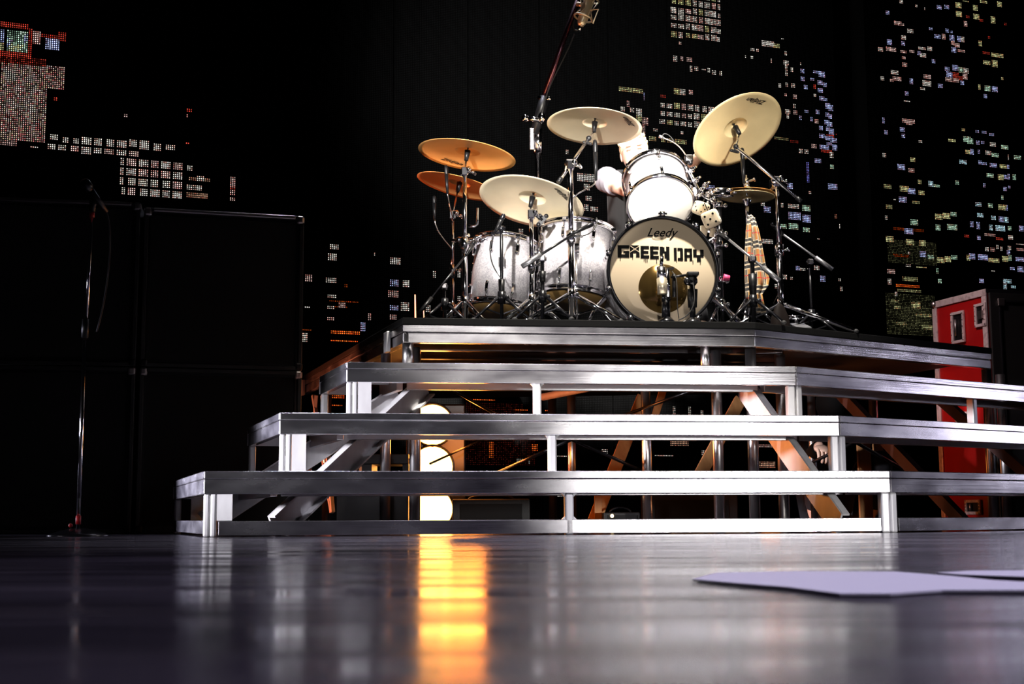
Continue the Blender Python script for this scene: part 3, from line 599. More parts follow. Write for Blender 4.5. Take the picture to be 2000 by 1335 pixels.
for x, y, Y in ((752, 990, 6.75), (810, 990, 6.50), (1265, 990, 7.3), (1405, 990, 6.68), (1474, 990, 6.62), (1532, 990, 6.86), (1118, 990, 8.3), (1712, 960, 8.2), (1938, 960, 7.62), (1965, 960, 7.9), (637, 990, 8.55), (1080, 990, 9.0)): leg(x, y, Y)
leg(1590, 960, 7.5, .021)
p = at(1592, 977, 7.5); m = MB(); m.tube((p.x, p.y, p.z - .008), (p.x, p.y, p.z + .008), .0225, n=16); part(riser, 'tape_band', m, YELLOWTAPE)
m = MB(); p = lift(DECK[1], 0) + dd1 * .03 + nn1 * .05; m.tube(p + V((0, 0, .76)), p + V((0, 0, .89)), .027, n=20); part(riser, 'corner_socket', m, ALU_TUBE)
m = MB(); p = lift(DECK[1], 0) + dd1 * 1.47 + nn1 * .07; m.tube(p + V((0, 0, .76)), p + V((0, 0, .89)), .022, n=20); part(riser, 'corner_socket', m, ALU_TUBE)
def rod(a, b, r=.009, name='brace_rod', mt=BLACKMET):
    m = MB(); m.tube(at(*a), at(*b), r, n=10); return part(riser, name, m, mt)
rod((868, 752, 6.7), (980, 815, 7.4)); rod((950, 932, 7.35), (1120, 856, 6.75)); rod((1115, 857, 6.8), (1290, 935, 7.6)); rod((1215, 812, 7.4), (1400, 745, 6.9))
rod((840, 905, 7.2), (960, 850, 7.7), .006); rod((1545, 922, 7.3), (1680, 858, 6.95)); rod((1665, 860, 6.95), (1790, 930, 7.5)); rod((1060, 775, 8.2), (1260, 735, 7.6), .022, 'cross_beam', ALU_POST)
for a, b in (((598, 1000, 8.8), (618, 772, 8.7)), ((650, 1000, 8.3), (630, 772, 8.5)), ((612, 772, 8.75), (648, 1000, 8.4)), ((715, 800, 7.9), (700, 985, 7.9))):
    m = MB(); m.beam(at(*a), at(*b), .022, .022); part(riser, 'truss_strut', m, ALU_POST)
for (a, b, ww) in (((1160, 1018, 7.7), (1256, 775, 8.1), .075), ((1360, 940, 7.6), (1446, 780, 7.9), .07), ((1278, 815, 8.3), (1302, 740, 8.4), .045)):
    m = MB(); m.beam(at(*a), at(*b), ww, .03, (0, -1, 0)); part(riser, 'timber_brace', m, WOOD, bevel=.002)
m = MB(); m.beam(at(1168, 1022, 7.68), at(1168, 965, 7.68), .04, .04); part(riser, 'timber_brace', m, WOOD)

# ------------------------------------------------------------------ black cabinets, floor microphone, road case
def cabinet(label, c0, c1, z0, z1, dep=.40, edge_glow=True):
    a = V((c0.x, c0.y, 0)); b = V((c1.x, c1.y, 0)); d = (b - a).normalized(); n = V((-d.y, d.x, 0)); R = Matrix((d, n, V((0, 0, 1)))).transposed()
    wd = (b - a).length - .006; h = z1 - z0
    root = thing('speaker_cabinet', label, 'speaker cabinet', lift((a + b) / 2 + n * dep / 2, z0), 'black speaker cabinets', R)
    m = MB(); t = .022
    for sx in (-1, 1): m.box((sx * (wd / 2 - t / 2), 0, h / 2), (t, dep, h))
    for zz in (t / 2, h - t / 2): m.box((0, 0, zz), (wd - 2 * t, dep, t))
    m.box((0, dep / 2 - t / 2, h / 2), (wd - 2 * t, t, h - 2 * t)); part(root, 'shell', m, TOLEX, local=True, bevel=.004)
    m = MB(); m.box((0, -dep / 2 + .03, h / 2), (wd - 2 * t - .004, .012, h - 2 * t - .004)); part(root, 'grille', m, GRILLE, local=True)
    m = MB(); q = .012
    for zz in (t + q / 2, h - t - q / 2): m.box((0, -dep / 2 + .02, zz), (wd - 2 * t, .012, q))
    for sx in (-1, 1): m.box((sx * (wd / 2 - t - q / 2), -dep / 2 + .02, h / 2), (q, .012, h - 2 * t - 2 * q))
    part(root, 'piping', m, BLACK, local=True)
    if z0 > .5: m = MB(); m.box((0, -dep / 2 + .006, h - .008), (wd - .09, .016, .020)); part(root, 'edge_trim', m, STEEL, local=True, bevel=.005)
    for sx in (-1, 1):
        for zz in (0, 1):
            m = MB(); zc = .02 if zz == 0 else h - .02
            m.box((sx * (wd / 2 - .018), -dep / 2 + .018, zc), (.042, .042, .046)); part(root, 'corner_cap', m, STEEL if zz else BLACK, local=True, bevel=.012)
    return root
# fronts of the two stacks stand on one line that runs back to the right
ca, cb, cc_ = at(-52, 1040, 6.72), at(256, 1040, 6.86), at(586, 1040, 7.10)
cb2 = at(262, 1040, 6.865)
cabinet('upper black speaker cabinet of the stack nearest the riser stairs', cb2, cc_, .842, 1.668)
cabinet('lower black speaker cabinet standing on the floor behind the left stair end', cb2, cc_, .0, .838)
cabinet('upper black speaker cabinet behind the floor microphone stand', ca, cb, .842, 1.692)
cabinet('lower black speaker cabinet on the floor behind the microphone stand base', ca, cb, .0, .838)

def mic_body(root, a, b, r=.016, head=.024, mt=BLACK, headmt=None):
    if r < .012: head = r * 1.15
    a = V(a); b = V(b); d = (b - a).normalized(); L = (b - a).length
    m = MB(); m.tube(a, a + d * L * .68, r * .7, r * 1.1, n=14); o = part(root, 'microphone', m, mt)
    m = MB(); m.lathe([(r * .9, 0), (head, L * .08), (head, L * .22), (head * .75, L * .30), (.001, L * .33)], a + d * L * .67, d, 16); part(o, 'grille_head', m, headmt or BLACKMET); return o

p = at(152, 1043, 5.75); bx = V((p.x, p.y, 0))
ms = thing('microphone_stand', 'tall straight microphone stand on round base before black cabinets', 'microphone stand', bx)
m = MB(); m.lathe([(.001, .034), (.03, .034), (.06, .026), (.11, .012), (.125, .004), (.125, 0), (.001, 0)], bx, n=40); part(ms, 'base', m, BLACKMET)
m = MB(); m.tube(bx + V((0, 0, .03)), bx + V((0, 0, .86)), .0085); part(ms, 'pole', m, CHROME)
m = MB(); m.tube(bx + V((0, 0, .84)), bx + V((0, 0, .92)), .014); part(ms, 'clutch', m, BLACK)
m = MB(); m.tube(bx + V((.004, 0, .9)), bx + V((.012, 0, 1.40)), .0065); part(ms, 'upper_pole', m, CHROME)
m = MB(); m.tube(bx + V((.012, 0, 1.365)), bx + V((.012, 0, 1.385)), .011); part(ms, 'tape_ring', m, REDRING)
m = MB(); m.tube(bx + V((0, 0, .05)), bx + V((0, 0, .085)), .011); m.ball(bx + V((-.025, -.02, .045)), .009); part(ms, 'tape_mark', m, REDRING)
t = bx + V((.014, 0, 1.42)); m = MB(); m.tube(bx + V((.012, 0, 1.39)), t + V((0, 0, .03)), .012, .016); part(ms, 'clip', m, BLACK)
mic_body(ms, t + V((.045, .05, -.02)), t + V((-.03, -.06, .095)), .015, .025)
m = MB(); m.path(bez([t + V((.045, .05, -.02)), t + V((.08, .07, -.12)), t + V((.06, .05, -.4)), t + V((.03, .02, -.55))]), .0035); part(ms, 'cable', m, CABLE)

# road case : front left corner, back left corner from the photograph's proportions
c1 = at(1932, 700, 8.2); c1 = V((c1.x, c1.y, 0)); c2 = at(1826, 700, 8.72); c2 = V((c2.x, c2.y, 0)); CH = 1.445
dd = (c2 - c1).normalized(); fx = V((-dd.y, dd.x, 0)) * -1
if fx.x < 0: fx = -fx
Wc = .95; Dc = (c2 - c1).length
Rc = Matrix((fx, dd, V((0, 0, 1)))).transposed()
rc = thing('road_case', 'tall red road case with scuffed metal edges behind riser right end', 'road case', c1, None, Rc)
m = MB(); m.box((Wc / 2, Dc / 2, CH / 2), (Wc - .01, Dc - .01, CH - .01)); part(rc, 'body', m, RED, local=True)
ew = .042
for (cx_, cy_, cz, sx, sy, sz) in ((0, Dc / 2, CH - ew / 2, .012, Dc, ew), (0, Dc / 2, ew / 2, .012, Dc, ew), (0, Dc - ew / 2, CH / 2, .012, ew, CH - 2 * ew), (0, ew / 2, CH / 2, .012, ew, CH - 2 * ew)):
    m = MB(); m.box((cx_, cy_, cz), (sx, sy, sz)); part(rc, 'edge_trim', m, CASEALU, local=True, bevel=.003)
m = MB(); m.box((Wc / 2, 0, CH - .012), (Wc, .012, .024)); part(rc, 'edge_trim', m, BLACKMET, local=True, bevel=.003)
for (y_, z_) in ((Dc - .02, CH - .02), (Dc - .02, .02)):
    m = MB(); m.ball((0, y_, z_), .026, (1, 1, 1)); part(rc, 'ball_corner', m, STEEL, local=True)
def dish(y_, z_, wy, hz, name):
    m = MB(); t = .018
    for s in (-1, 1): m.box((-.006, y_ + s * (wy / 2 - t / 2), z_), (.014, t, hz)); m.box((-.006, y_, z_ + s * (hz / 2 - t / 2)), (.014, wy - 2 * t, t))
    o = part(rc, name, m, CASEALU, local=True, bevel=.002)
    m = MB(); m.box((.002, y_, z_), (.01, wy - 2 * t, hz - 2 * t)); part(o, 'recess', m, BLACK, local=True)
    for i in range(5):
        for s in (-1, 1): m = MB(); m.ball((-.015, y_ + s * (wy / 2 - t / 2), z_ + (i - 2) * hz * .21), .005, n=8); part(o, 'rivet', m, STEEL, local=True)
    m = MB(); m.tube((-.012, y_ + wy * .12, z_ - hz * .26), (-.012, y_ + wy * .12, z_ + hz * .26), .008, n=8) if name == 'handle' else m.box((-.010, y_ - wy * .1, z_), (.02, wy * .34, hz * .34)); part(o, 'grip' if name == 'handle' else 'butterfly_latch', m, STEEL, local=True)
dish(Dc * .52, CH - .20, .13, .20, 'handle'); dish(.055, CH - .155, .11, .145, 'latch'); dish(Dc * .52, .62, .13, .18, 'handle'); dish(Dc * .40, .12, .15, .09, 'handle')
m = MB(); m.box((Wc / 2, -.012, CH / 2), (Wc - .02, .02, CH - .05)); part(rc, 'front_panel', m, TOLEX, local=True, bevel=.004)
m = MB()
for zz in (CH - .075, .075): m.box((Wc / 2 + .02, -.026, zz), (Wc - .12, .012, .012))
for xx in (.075, Wc - .06): m.box((xx, -.026, CH / 2), (.008, .012, CH - .15))
part(rc, 'grille_bead', m, BLACKMET, local=True)
m = MB(); m.box((.085, -.03, CH - .085), (.05, .014, .05)); part(rc, 'corner_plate', m, STEEL, local=True, bevel=.012)
# ------------------------------------------------------------------ drums
def lug(m_, p, ax, out, L=.045, r=.007):
    p = V(p); ax = V(ax); m_.beam(p + V(out) * .010 - ax * L / 2, p + V(out) * .010 + ax * L / 2, .016, .018, out)
    m_.ball(p + V(out) * .014 + ax * L * .5, .010, n=8); m_.ball(p + V(out) * .014 - ax * L * .5, .010, n=8)
def drum(label, name, base, axis, R_, L, nl, cat='drum', hoop=CHROME, head_top=WHITEHEAD, head_bot=WHITEHEAD, hoopw=.030, lugsplit=True, hoopover=.010):
    Rm = frame(axis); root = thing(name, label, cat, base, None, Rm)
    m = MB(); m.lathe([(R_ - .008, .0), (R_, .0), (R_, L), (R_ - .008, L), (R_ - .008, 0)], n=56); part(root, 'shell', m, SPARKLE, local=True)
    for zz, hm, nm in ((0, head_bot, 'bottom_head'), (L, head_top, 'top_head')):
        s = -1 if zz == 0 else 1
        m = MB(); m.lathe([(.0005, s * .008), (R_ - .004, s * .008), (R_ + .003, s * .004), (R_ + .003, -s * .006)], (0, 0, zz), n=56); part(root, nm, m, hm, local=True)
        m = MB(); a = zz + s * hoopover; b = zz + s * (hoopover - hoopw)
        m.lathe([(R_ + .005, a), (R_ + .016, a), (R_ + .017, a - s * .004), (R_ + .011, a - s * .006), (R_ + .011, b + s * .006), (R_ + .017, b + s * .003), (R_ + .016, b), (R_ + .005, b), (R_ + .005, a)], n=56); part(root, 'hoop', m, hoop, local=True)
    for i in range(nl):
        t = 2 * PI * (i + .5) / nl; o = V((math.cos(t), math.sin(t), 0))
        for zz, s in ((L * .20, -1), (L * .80, 1)):
            m = MB(); lug(m, o * R_ + V((0, 0, zz)), (0, 0, 1), o); e = o * (R_ + .014)
            m.tube(e + V((0, 0, zz)), e + V((0, 0, L if s > 0 else 0)), .0035, n=8); m.box(e + V((0, 0, (L - .004) if s > 0 else .004)), (.018, .018, .014))
            part(root, 'lug', m, CHROME, local=True)
    return root
# kick drum, its front head towards the hall
kf = at(1294, 531, 6.69); kb = at(1262, 536, 7.13); kax = (kf - kb); kax.z = 0; kax.normalize(); KR = .268; KL = .44
kx = V((kax.y * -1, kax.x, 0)); kx = V((-kax.y, kax.x, 0)) 
krt = V((0, 0, 1)).cross(kax); 
Rk = Matrix((krt, V((0, 0, 1)), kax)).transposed()
kc = V((kf.x, kf.y, 1.285))
kick = thing('kick_drum', 'large white sparkle kick drum with printed cream front head', 'drum', kc, None, Rk)
m = MB(); m.lathe([(KR - .01, -KL), (KR, -KL), (KR, -.02), (KR - .01, -.02)], n=72); part(kick, 'shell', m, SPARKLE, local=True)
m = MB(); m.lathe([(.0005, -.006), (KR - .002, -.006), (KR + .004, -.012)], n=72); part(kick, 'front_head', m, CREAMHEAD, local=True)
m = MB(); m.lathe([(.0005, -KL - .004), (KR, -KL - .004), (KR + .003, -KL + .004)], n=72); part(kick, 'rear_head', m, WHITEHEAD, local=True)
for z0 in (0.0, -KL):
    s = 1 if z0 == 0 else -1
    m = MB(); a, b = z0 + s * .024, z0 - s * .022
    m.lathe([(KR + .002, b), (KR + .014, b), (KR + .016, (a + b) / 2), (KR + .014, a), (KR + .001, a), (KR + .001, b)], n=72); part(kick, 'hoop', m, BLACKMET if s > 0 else CHROME_DULL, local=True)
for i in range(10):
    t = 2 * PI * (i + .5) / 10; o = V((math.cos(t), math.sin(t), 0)); e = o * (KR + .022)
    for s, z0 in ((1, 0.0), (-1, -KL)):
        m = MB(); m.box(e + V((0, 0, z0 + s * .012)), (.026, .026, .026)); m.tube(e + V((0, 0, z0 + s * .03)), e + V((0, 0, z0 - s * .12)), .0045, n=8); m.beam(e + V((0, 0, z0 + s * .03)) - V((-o.y, o.x, 0)) * .022, e + V((0, 0, z0 + s * .03)) + V((-o.y, o.x, 0)) * .022, .008, .008, (0, 0, 1)); m.ball(e + V((0, 0, z0 + s * .028)), .012, n=8)
        part(kick, 'tension_claw', m, CHROME, local=True)
        m = MB(); lug(m, o * KR + V((0, 0, z0 - s * .13)), (0, 0, 1), o, .06); part(kick, 'lug', m, CHROME, local=True)
m = MB(); m.lathe([(.0005, -.0045), (.124, -.0045), (.1245, -.006)], (.002, -.085, 0), n=64); part(kick, 'mirror_disc', m, MIRROR, local=True, label='round amber mirror film on lower head')
for s in (-1, 1):
    m = MB(); m.path([V((s * (KR + .01), -.12, -.10)), V((s * (KR + .06), -.17, -.07)), V((s * (KR + .12), -.283, -.01))], [.011, .010, .007], 10); part(kick, 'spur', m, CHROME, local=True)
# lettering on the kick head, drawn on a five by five grid
LET = {'G': [(0, 0, 5, 1.3), (0, 0, 1.7, 5), (0, 3.6, 5, 5), (3.1, 0, 5, 2.6), (2.4, 1.9, 5, 2.7)], 'R': [(0, 0, 1.6, 5), (0, 3.5, 4.6, 5), (3.0, 2, 4.6, 5), (0, 1.8, 4.6, 2.9), (3.1, 0, 4.9, 2.0)],
       'E': [(0, 0, 1.8, 5), (0, 0, 4.8, 1.2), (0, 1.95, 4.4, 3.05), (0, 3.8, 4.8, 5)], 'N': [(0, 0, 1.6, 5), (3.2, 0, 4.8, 5), (1.5, 2.6, 2.4, 4.8), (2.3, .7, 3.3, 3.2)],
       'D': [(0, 0, 1.5, 5), (1.9, 3.9, 4.6, 5), (1.9, 0, 4.6, 1.1), (3.2, .4, 4.8, 4.6)], 'A': [(0, 0, 1.6, 5), (3.1, 0, 4.7, 5), (0, 3.7, 4.7, 5), (0, 1.4, 4.7, 2.4)], 'Y': [(0, 2.0, 1.6, 5), (3.1, 2.0, 4.7, 5), (0, 1.6, 4.7, 2.6), (1.6, -.3, 3.4, 1.8)]}
pxm = 6.69 / FPX
m = MB()
def quad(x0, y0, x1, y1, j=0.0):
    z = -.0044; r = lambda: random.uniform(-j, j)
    m.add([(x0 + r(), y0 + r(), z), (x1 + r(), y0 + r(), z), (x1 + r(), y1 + r(), z), (x0 + r(), y1 + r(), z)], [(0, 1, 2, 3)])
for ch, xa, xb, yt, yb in (('G', 1205, 1229, 478, 503), ('R', 1229.5, 1250, 478, 502), ('E', 1251, 1269.5, 479, 504), ('E', 1270, 1289, 479.5, 505), ('N', 1289.5, 1310.5, 480, 507), ('D', 1318, 1338, 482, 508), ('A', 1339, 1356.5, 483, 508), ('Y', 1357, 1380, 485, 508)):
    for (a, b, c, d) in LET[ch]:
        sx = (xb - xa - .6) / 5; sy = (yb - yt) / 5
        quad((xa + a * sx - 1294) * pxm, (531 - (yb - b * sy)) * pxm, (xa + c * sx - 1294) * pxm, (531 - (yb - d * sy)) * pxm, .0006)
for x_, y_, l_ in ((1210, 503, 6), (1235, 503, 3), (1258, 504, 6), (1261, 504, 8), (1264, 504, 8), (1283, 505, 9), (1356, 508, 6), (1371, 508, 7), (1323, 508, 3)):
    quad((x_ - .7 - 1294) * pxm, (531 - y_ - l_) * pxm, (x_ + .7 - 1294) * pxm, (531 - y_ + 1) * pxm)
part(kick, 'band_lettering', m, INK, local=True, label='black block lettering with paint drips')
m = MB()                                                       # pale crossed strokes over the second letter
for (x0, y0, x1, y1) in ((1230, 479, 1249, 492), (1249, 479, 1230, 492)):
    a = V(((x0 - 1294) * pxm, (531 - y0) * pxm, -.0040)); b = V(((x1 - 1294) * pxm, (531 - y1) * pxm, -.0040)); t = V((-(b - a).y, (b - a).x, 0)).normalized() * .0016
    m.add([a - t, a + t, b + t, b - t], [(0, 1, 2, 3)])
part(kick, 'cross_stroke', m, CREAMHEAD, local=True)
me = text_mesh('Leedy', .062, .45, .0003, .0006); o = bpy.data.objects.new('maker_script', me); me.materials.append(INK); COL.objects.link(o); o.parent = kick; o.location = ((1293 - 1294) * pxm, (531 - 452) * pxm, -.0042); o['label'] = 'small black script lettering'
m = MB(); a = V((-.050, (531 - 461) * pxm - .003, -.0042)); pts = bez([a, a + V((.03, -.014, 0)), a + V((.075, .004, 0))], 10)
for i in range(10):
    t = .0016; m.add([pts[i] - V((0, t, 0)), pts[i + 1] - V((0, t, 0)), pts[i + 1] + V((0, t, 0)), pts[i] + V((0, t, 0))], [(0, 1, 2, 3)])
part(kick, 'script_flourish', m, INK, local=True)

tb = at(1290, 399, 7.03); tax = V((-.02, .687, .727)).normalized()
tom = drum('white sparkle rack tom tilted above the kick drum', 'rack_tom', tb, tax, .168, .25, 6)
m = MB(); q = tb + tax * .1 + V((.17, .02, .0)); m.tube(q, q + V((.06, .02, -.02)), .012); m.box(q + V((.02, 0, 0)), (.03, .05, .07)); part(tom, 'mount_bracket', m, CHROME)
def floor_tom(label, tp, bp_, R_, L_=None, nl=8):
    ax = (tp - bp_); L = L_ or ax.length; ax.normalize()
    root = drum(label, 'floor_tom', bp_, ax, R_, L, nl, head_bot=WARMLITHEAD)
    X = frame(ax)
    for k in range(3):
        t = 2 * PI * k / 3 + .5; o = V((math.cos(t), math.sin(t), 0)); w0 = bp_ + X @ (o * (R_ + .02) + V((0, 0, L * .55)))
        m = MB(); f = V((w0.x + (X @ o).x * .02, w0.y + (X @ o).y * .02, 1.012)); m.path([w0, w0.lerp(f, .8), f], .006, 8); m.box(w0, (.03, .03, .05)); ob = part(root, 'leg', m, CHROME)
        m = MB(); m.tube((f.x, f.y, 1.0), (f.x, f.y, 1.022), .012); part(ob, 'rubber_foot', m, RUBBER)
    return root
floor_tom('smaller white sparkle floor tom at the left of the kit', at(988, 477, 6.98), at(974, 605, 6.93), .158)
floor_tom('larger white sparkle floor tom beside the kick drum', at(1128, 452, 7.02), at(1118, 584, 6.97), .188)

# ------------------------------------------------------------------ cymbals
def cymbal(label, cx_, cy_, a_, ratio, ang, Y, mt, name='cymbal', logo=None, bell=.26, under=True, dist=1.0):
    c = at(cx_, cy_, Y); v = (c - CAM); dep = v.dot(FW); v.normalize(); R_ = a_ * dep / FPX
    t = math.radians(ang); e1 = (RT * math.cos(t) - UP * math.sin(t)); e1 = (e1 - v * e1.dot(v)).normalized(); mv = e1.cross(v).normalized()
    if mv.dot(UP) < 0: mv = -mv
    N = (v * ratio + mv * math.sqrt(1 - ratio * ratio)).normalized(); e1 = (e1 - N * e1.dot(N)).normalized(); e2 = N.cross(e1)
    Rm = Matrix((e1, e2, N)).transposed()
    br = R_ * bell; bh = R_ * .10; bow = R_ * .085
    prof = [(.008, bow + bh), (br * .35, bow + bh * .93), (br * .7, bow + bh * .60), (br * .97, bow + bh * .14), (br * 1.0, bow + bh * .02), (br * 1.02, bow), (br * 1.08, bow - .0004)]
    for i in range(1, 9):
        r = br * 1.08 + (R_ - br * 1.08) * i / 8; prof.append((r, bow * (1 - ((r - br) / (R_ - br)) ** 1.6)))
    lo = [(r, z - .0016) for r, z in reversed(prof)]
    m = MB(); m.lathe(prof + lo + [prof[0]], n=72)
    me = mesh_of(m, name, mt); o = bpy.data.objects.new(name, me); COL.objects.link(o)
    M4 = Rm.to_4x4(); M4.translation = c; o.matrix_world = M4; tag(o, label, 'cymbal')
    if logo:
        rr, ph, sz, txt = logo; ph = math.radians(-ph); pos = V((math.cos(ph), math.sin(ph), 0)) * rr * R_
        # the flat print follows the underside of the bow
        up = -V((math.cos(ph), math.sin(ph), 0)); k = (1 - ((rr * R_ - br) / (R_ - br)) ** 1.6); slope = -bow * 1.6 * ((rr * R_ - br) / (R_ - br)) ** .6 / (R_ - br)
        up = (up + V((0, 0, -slope))).normalized(); rt = V((-math.sin(ph), math.cos(ph), 0)); nv = rt.cross(up)
        if nv.z > 0: rt = -rt; nv = rt.cross(up)
        me2 = text_mesh(txt, sz * R_, .35, .0003, .0004); me2.materials.append(INK)
        g = bpy.data.objects.new('printed_logo', me2); COL.objects.link(g); g.parent = o
        L4 = Matrix((rt, up, nv)).transposed().to_4x4(); L4.translation = pos + V((0, 0, bow * k - .0016)) + nv * .0025; g.matrix_local = L4
    return o, c, N, R_, c + N * (bow + bh)
Z = 'Zildjian'
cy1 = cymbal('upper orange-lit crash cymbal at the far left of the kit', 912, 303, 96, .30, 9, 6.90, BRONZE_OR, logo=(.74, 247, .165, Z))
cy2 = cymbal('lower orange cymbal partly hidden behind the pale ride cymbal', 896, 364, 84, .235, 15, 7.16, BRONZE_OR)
cy3 = cymbal('wide pale ride cymbal in front of the floor toms', 1038, 394, 104, .45, 13, 6.78, BRONZE_PALE, logo=(.74, 43, .165, Z))
cy4 = cymbal('crash cymbal just left of the drummer head', 1161, 247, 93, .385, 4, 6.85, BRONZE_PALE, logo=(.77, 25, .165, Z))
cy5 = cymbal('steeply tilted crash cymbal high at the right of the kit', 1440, 254, 93, .64, -33, 6.95, BRONZE, logo=(.77, 34, .165, Z))
hb = cymbal('lower bronze hi-hat cymbal of the closed pair', 1459, 384, 54, .24, 0, 7.05, BRONZE)
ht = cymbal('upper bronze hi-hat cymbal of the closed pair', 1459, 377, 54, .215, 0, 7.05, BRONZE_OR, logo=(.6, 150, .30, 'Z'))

# ------------------------------------------------------------------ stands
def tripod(root, b, rad, hc, angs, mt=CHROME, legr=.008):
    b = V(b); m = MB(); m.tube(b + V((0, 0, hc - .03)), b + V((0, 0, hc + .03)), .020, n=14); m.ball(b + V((.026, -.01, hc)), .012, n=8); part(root, 'collar', m, mt)
    for a in angs:
        t = math.radians(a); o = V((math.cos(t), math.sin(t), 0)); f = b + o * rad + V((0, 0, .012)); lo = b + V((0, 0, max(.05, hc * .28)))
        m = MB(); s = V((-o.y, o.x, 0)) * .009
        m.tube(b + V((0, 0, hc)) + o * .018, f, legr, legr * .9, n=10)
        mid = (b + V((0, 0, hc))).lerp(f, .52); m.beam(lo + o * .012, mid, .010, .006)
        ob = part(root, 'leg', m, mt); m = MB(); m.ball(f, .014, (1, 1, .8), 10); part(ob, 'rubber_foot', m, RUBBER)
def wing(root, p, d, mt=CHROME, s=1.0):
    p = V(p); d = V(d).normalized(); m = MB(); m.tube(p, p + d * .03 * s, .006 * s, n=8); t = frame(d).col[0]
    m.beam(p + d * .03 * s - t * .016 * s, p + d * .03 * s + t * .016 * s, .008 * s, .014 * s, d); m.ball(p + d * .03 * s - t * .018 * s, .008 * s, n=8); m.ball(p + d * .03 * s + t * .018 * s, .008 * s, n=8); part(root, 'wing_nut', m, mt)
def felt_and_rod(root, cy, tail):
    _, c, N, R_, tp = cy; q = c + N * (R_ * .085 - .0)
    m = MB(); m.tube(q - N * .052, q + N * .004, .010, .016, n=14); part(root, 'felt_sleeve', m, BLACK)
    m = MB(); m.tube(tp, tp + N * .02, .014, .010, n=12); m.tube(q, tp + N * .035, .0035, n=8); part(root, 'top_nut', m, BLACK)
    m = MB(); m.path([tail, q - N * .05], .0045, 8); part(root, 'tilter_rod', m, CHROME_DULL)
def cymbal_stand(label, px, py, Y, cy, ztop_py, legs, rad=.28, hc=.24, lo=.0145, hi=.0115, name='cymbal_stand', polemt=CHROME, boom=None, px_top=None):
    b = at(px, py, Y); b = V((b.x, b.y, 1.0)); root = thing(name, label, 'cymbal stand', b)
    zt = at(px, ztop_py, Y).z; zm = 1.0 + (zt - 1.0) * .55
    m = MB(); m.tube(b + V((0, 0, .05)), V((b.x, b.y, zm)), lo, n=14); part(root, 'lower_tube', m, polemt)
    m = MB(); m.tube(V((b.x, b.y, zm - .02)), V((b.x, b.y, zt)), hi, n=14); part(root, 'upper_tube', m, polemt)
    for zz in (zm,): m = MB(); m.tube(V((b.x, b.y, zz - .03)), V((b.x, b.y, zz + .03)), lo * 1.45, n=14); part(root, 'clutch', m, CHROME); wing(root, V((b.x, b.y, zz)) + V((.018, -.006, 0)), (1, -.4, 0))
    tripod(root, b, rad, hc, legs, CHROME, .0115 if lo > .014 else .009)
    top = V((b.x, b.y, zt))
    m = MB(); m.box(top, (.035, .035, .045)); m.ball(top + V((.02, -.012, .01)), .016, n=10); part(root, 'tilter', m, CHROME, bevel=.006); wing(root, top + V((.02, -.01, -.004)), (1, -.3, -.3))
    if boom:
        p0, p1, mt = boom; m = MB(); m.tube(p0, p1, .0085, n=12); part(root, 'boom_arm', m, mt); 
        m = MB(); m.tube(V(p0), V(p0) + (V(p0) - V(p1)).normalized() * .03, .012, n=12); part(root, 'boom_end', m, BLACK)
        m = MB(); m.ball(V(p1), .015, n=10); part(root, 'boom_tilter', m, BLACK); wing(root, V(p1), (-.3, -.3, -1), BLACK); tail = V(p1)
    else: tail = top
    felt_and_rod(root, cy, tail); return root, top
S1, t1 = cymbal_stand('straight cymbal stand under the upper far-left crash', 908, 618, 6.84, cy1, 335, (200, 320, 80), .17, .16)
S2, t2 = cymbal_stand('thin cymbal stand under the lower far-left cymbal', 884, 618, 7.05, cy2, 420, (140, 260, 20), .15, .16, .010, .008)
S3, t3 = cymbal_stand('cymbal stand under the pale ride cymbal', 1039, 618, 6.68, cy3, 418, (200, 330, 90), .17, .14)
a1 = at(1096, 348, 6.72); a2 = at(1150, 270, 6.80)
S4, t4 = cymbal_stand('thick boom cymbal stand between the floor toms and kick', 1117, 622, 6.60, cy4, 322, (190, 338, 90), .25, .155, .0165, .0135, boom=(a1, a2, CHROME_DULL))
a1 = at(1556, 386, 6.92); a2 = at(1437, 286, 6.88)
S5, t5 = cymbal_stand('right boom cymbal stand with long angled chrome arm', 1526, 628, 7.05, cy5, 352, (340, 215, 95), .38, .17, .0165, .0125, boom=(a1, a2, CHROME_DULL))
m = MB(); m.tube(at(1515, 352, 7.04), at(1512, 352, 6.9), .016); m.box(at(1514, 358, 6.98), (.05, .09, .05)); part(S5, 'boom_clamp', m, CHROME, bevel=.01)
m = MB(); m.box(at(1112, 322, 6.66), (.05, .10, .04)); part(S4, 'boom_clamp', m, CHROME, bevel=.01)
wing(S3, t3 + V((.02, 0, .0)), (1, 0, -.9), BLACK, 1.6)
# hi-hat stand
b = at(1463, 620, 7.05); b = V((b.x, b.y, 1.0)); hh = thing('hi_hat_stand', 'chrome hi-hat stand right of the kick drum', 'hi-hat stand', b)
zt = at(1457, 398, 7.05).z; c = hb[1]
m = MB(); m.tube(b + V((0, 0, .05)), (c.x, c.y, c.z - .16), .014); part(hh, 'lower_tube', m, CHROME)
m = MB(); m.tube((c.x, c.y, c.z - .17), (c.x, c.y, c.z - .02), .0105); m.lathe([(.012, 0), (.026, .03), (.026, .045), (.001, .045)], (c.x, c.y, c.z - .05), n=16); part(hh, 'seat_cup', m, CHROME)
m = MB(); m.tube((c.x, c.y, c.z - .03), (c.x, c.y, at(1455, 342, 7.05).z), .0045); part(hh, 'pull_rod', m, CHROME)
m = MB(); m.tube((c.x, c.y, c.z + .06), (c.x, c.y, c.z + .10), .013); m.tube((c.x, c.y, ht[4].z + .002), (c.x, c.y, c.z + .07), .016); part(hh, 'clutch', m, CHROME_DULL); wing(hh, V((c.x + .012, c.y, c.z + .085)), (1, -.3, .2))
tripod(hh, b, .20, .2, (250, 10, 130))
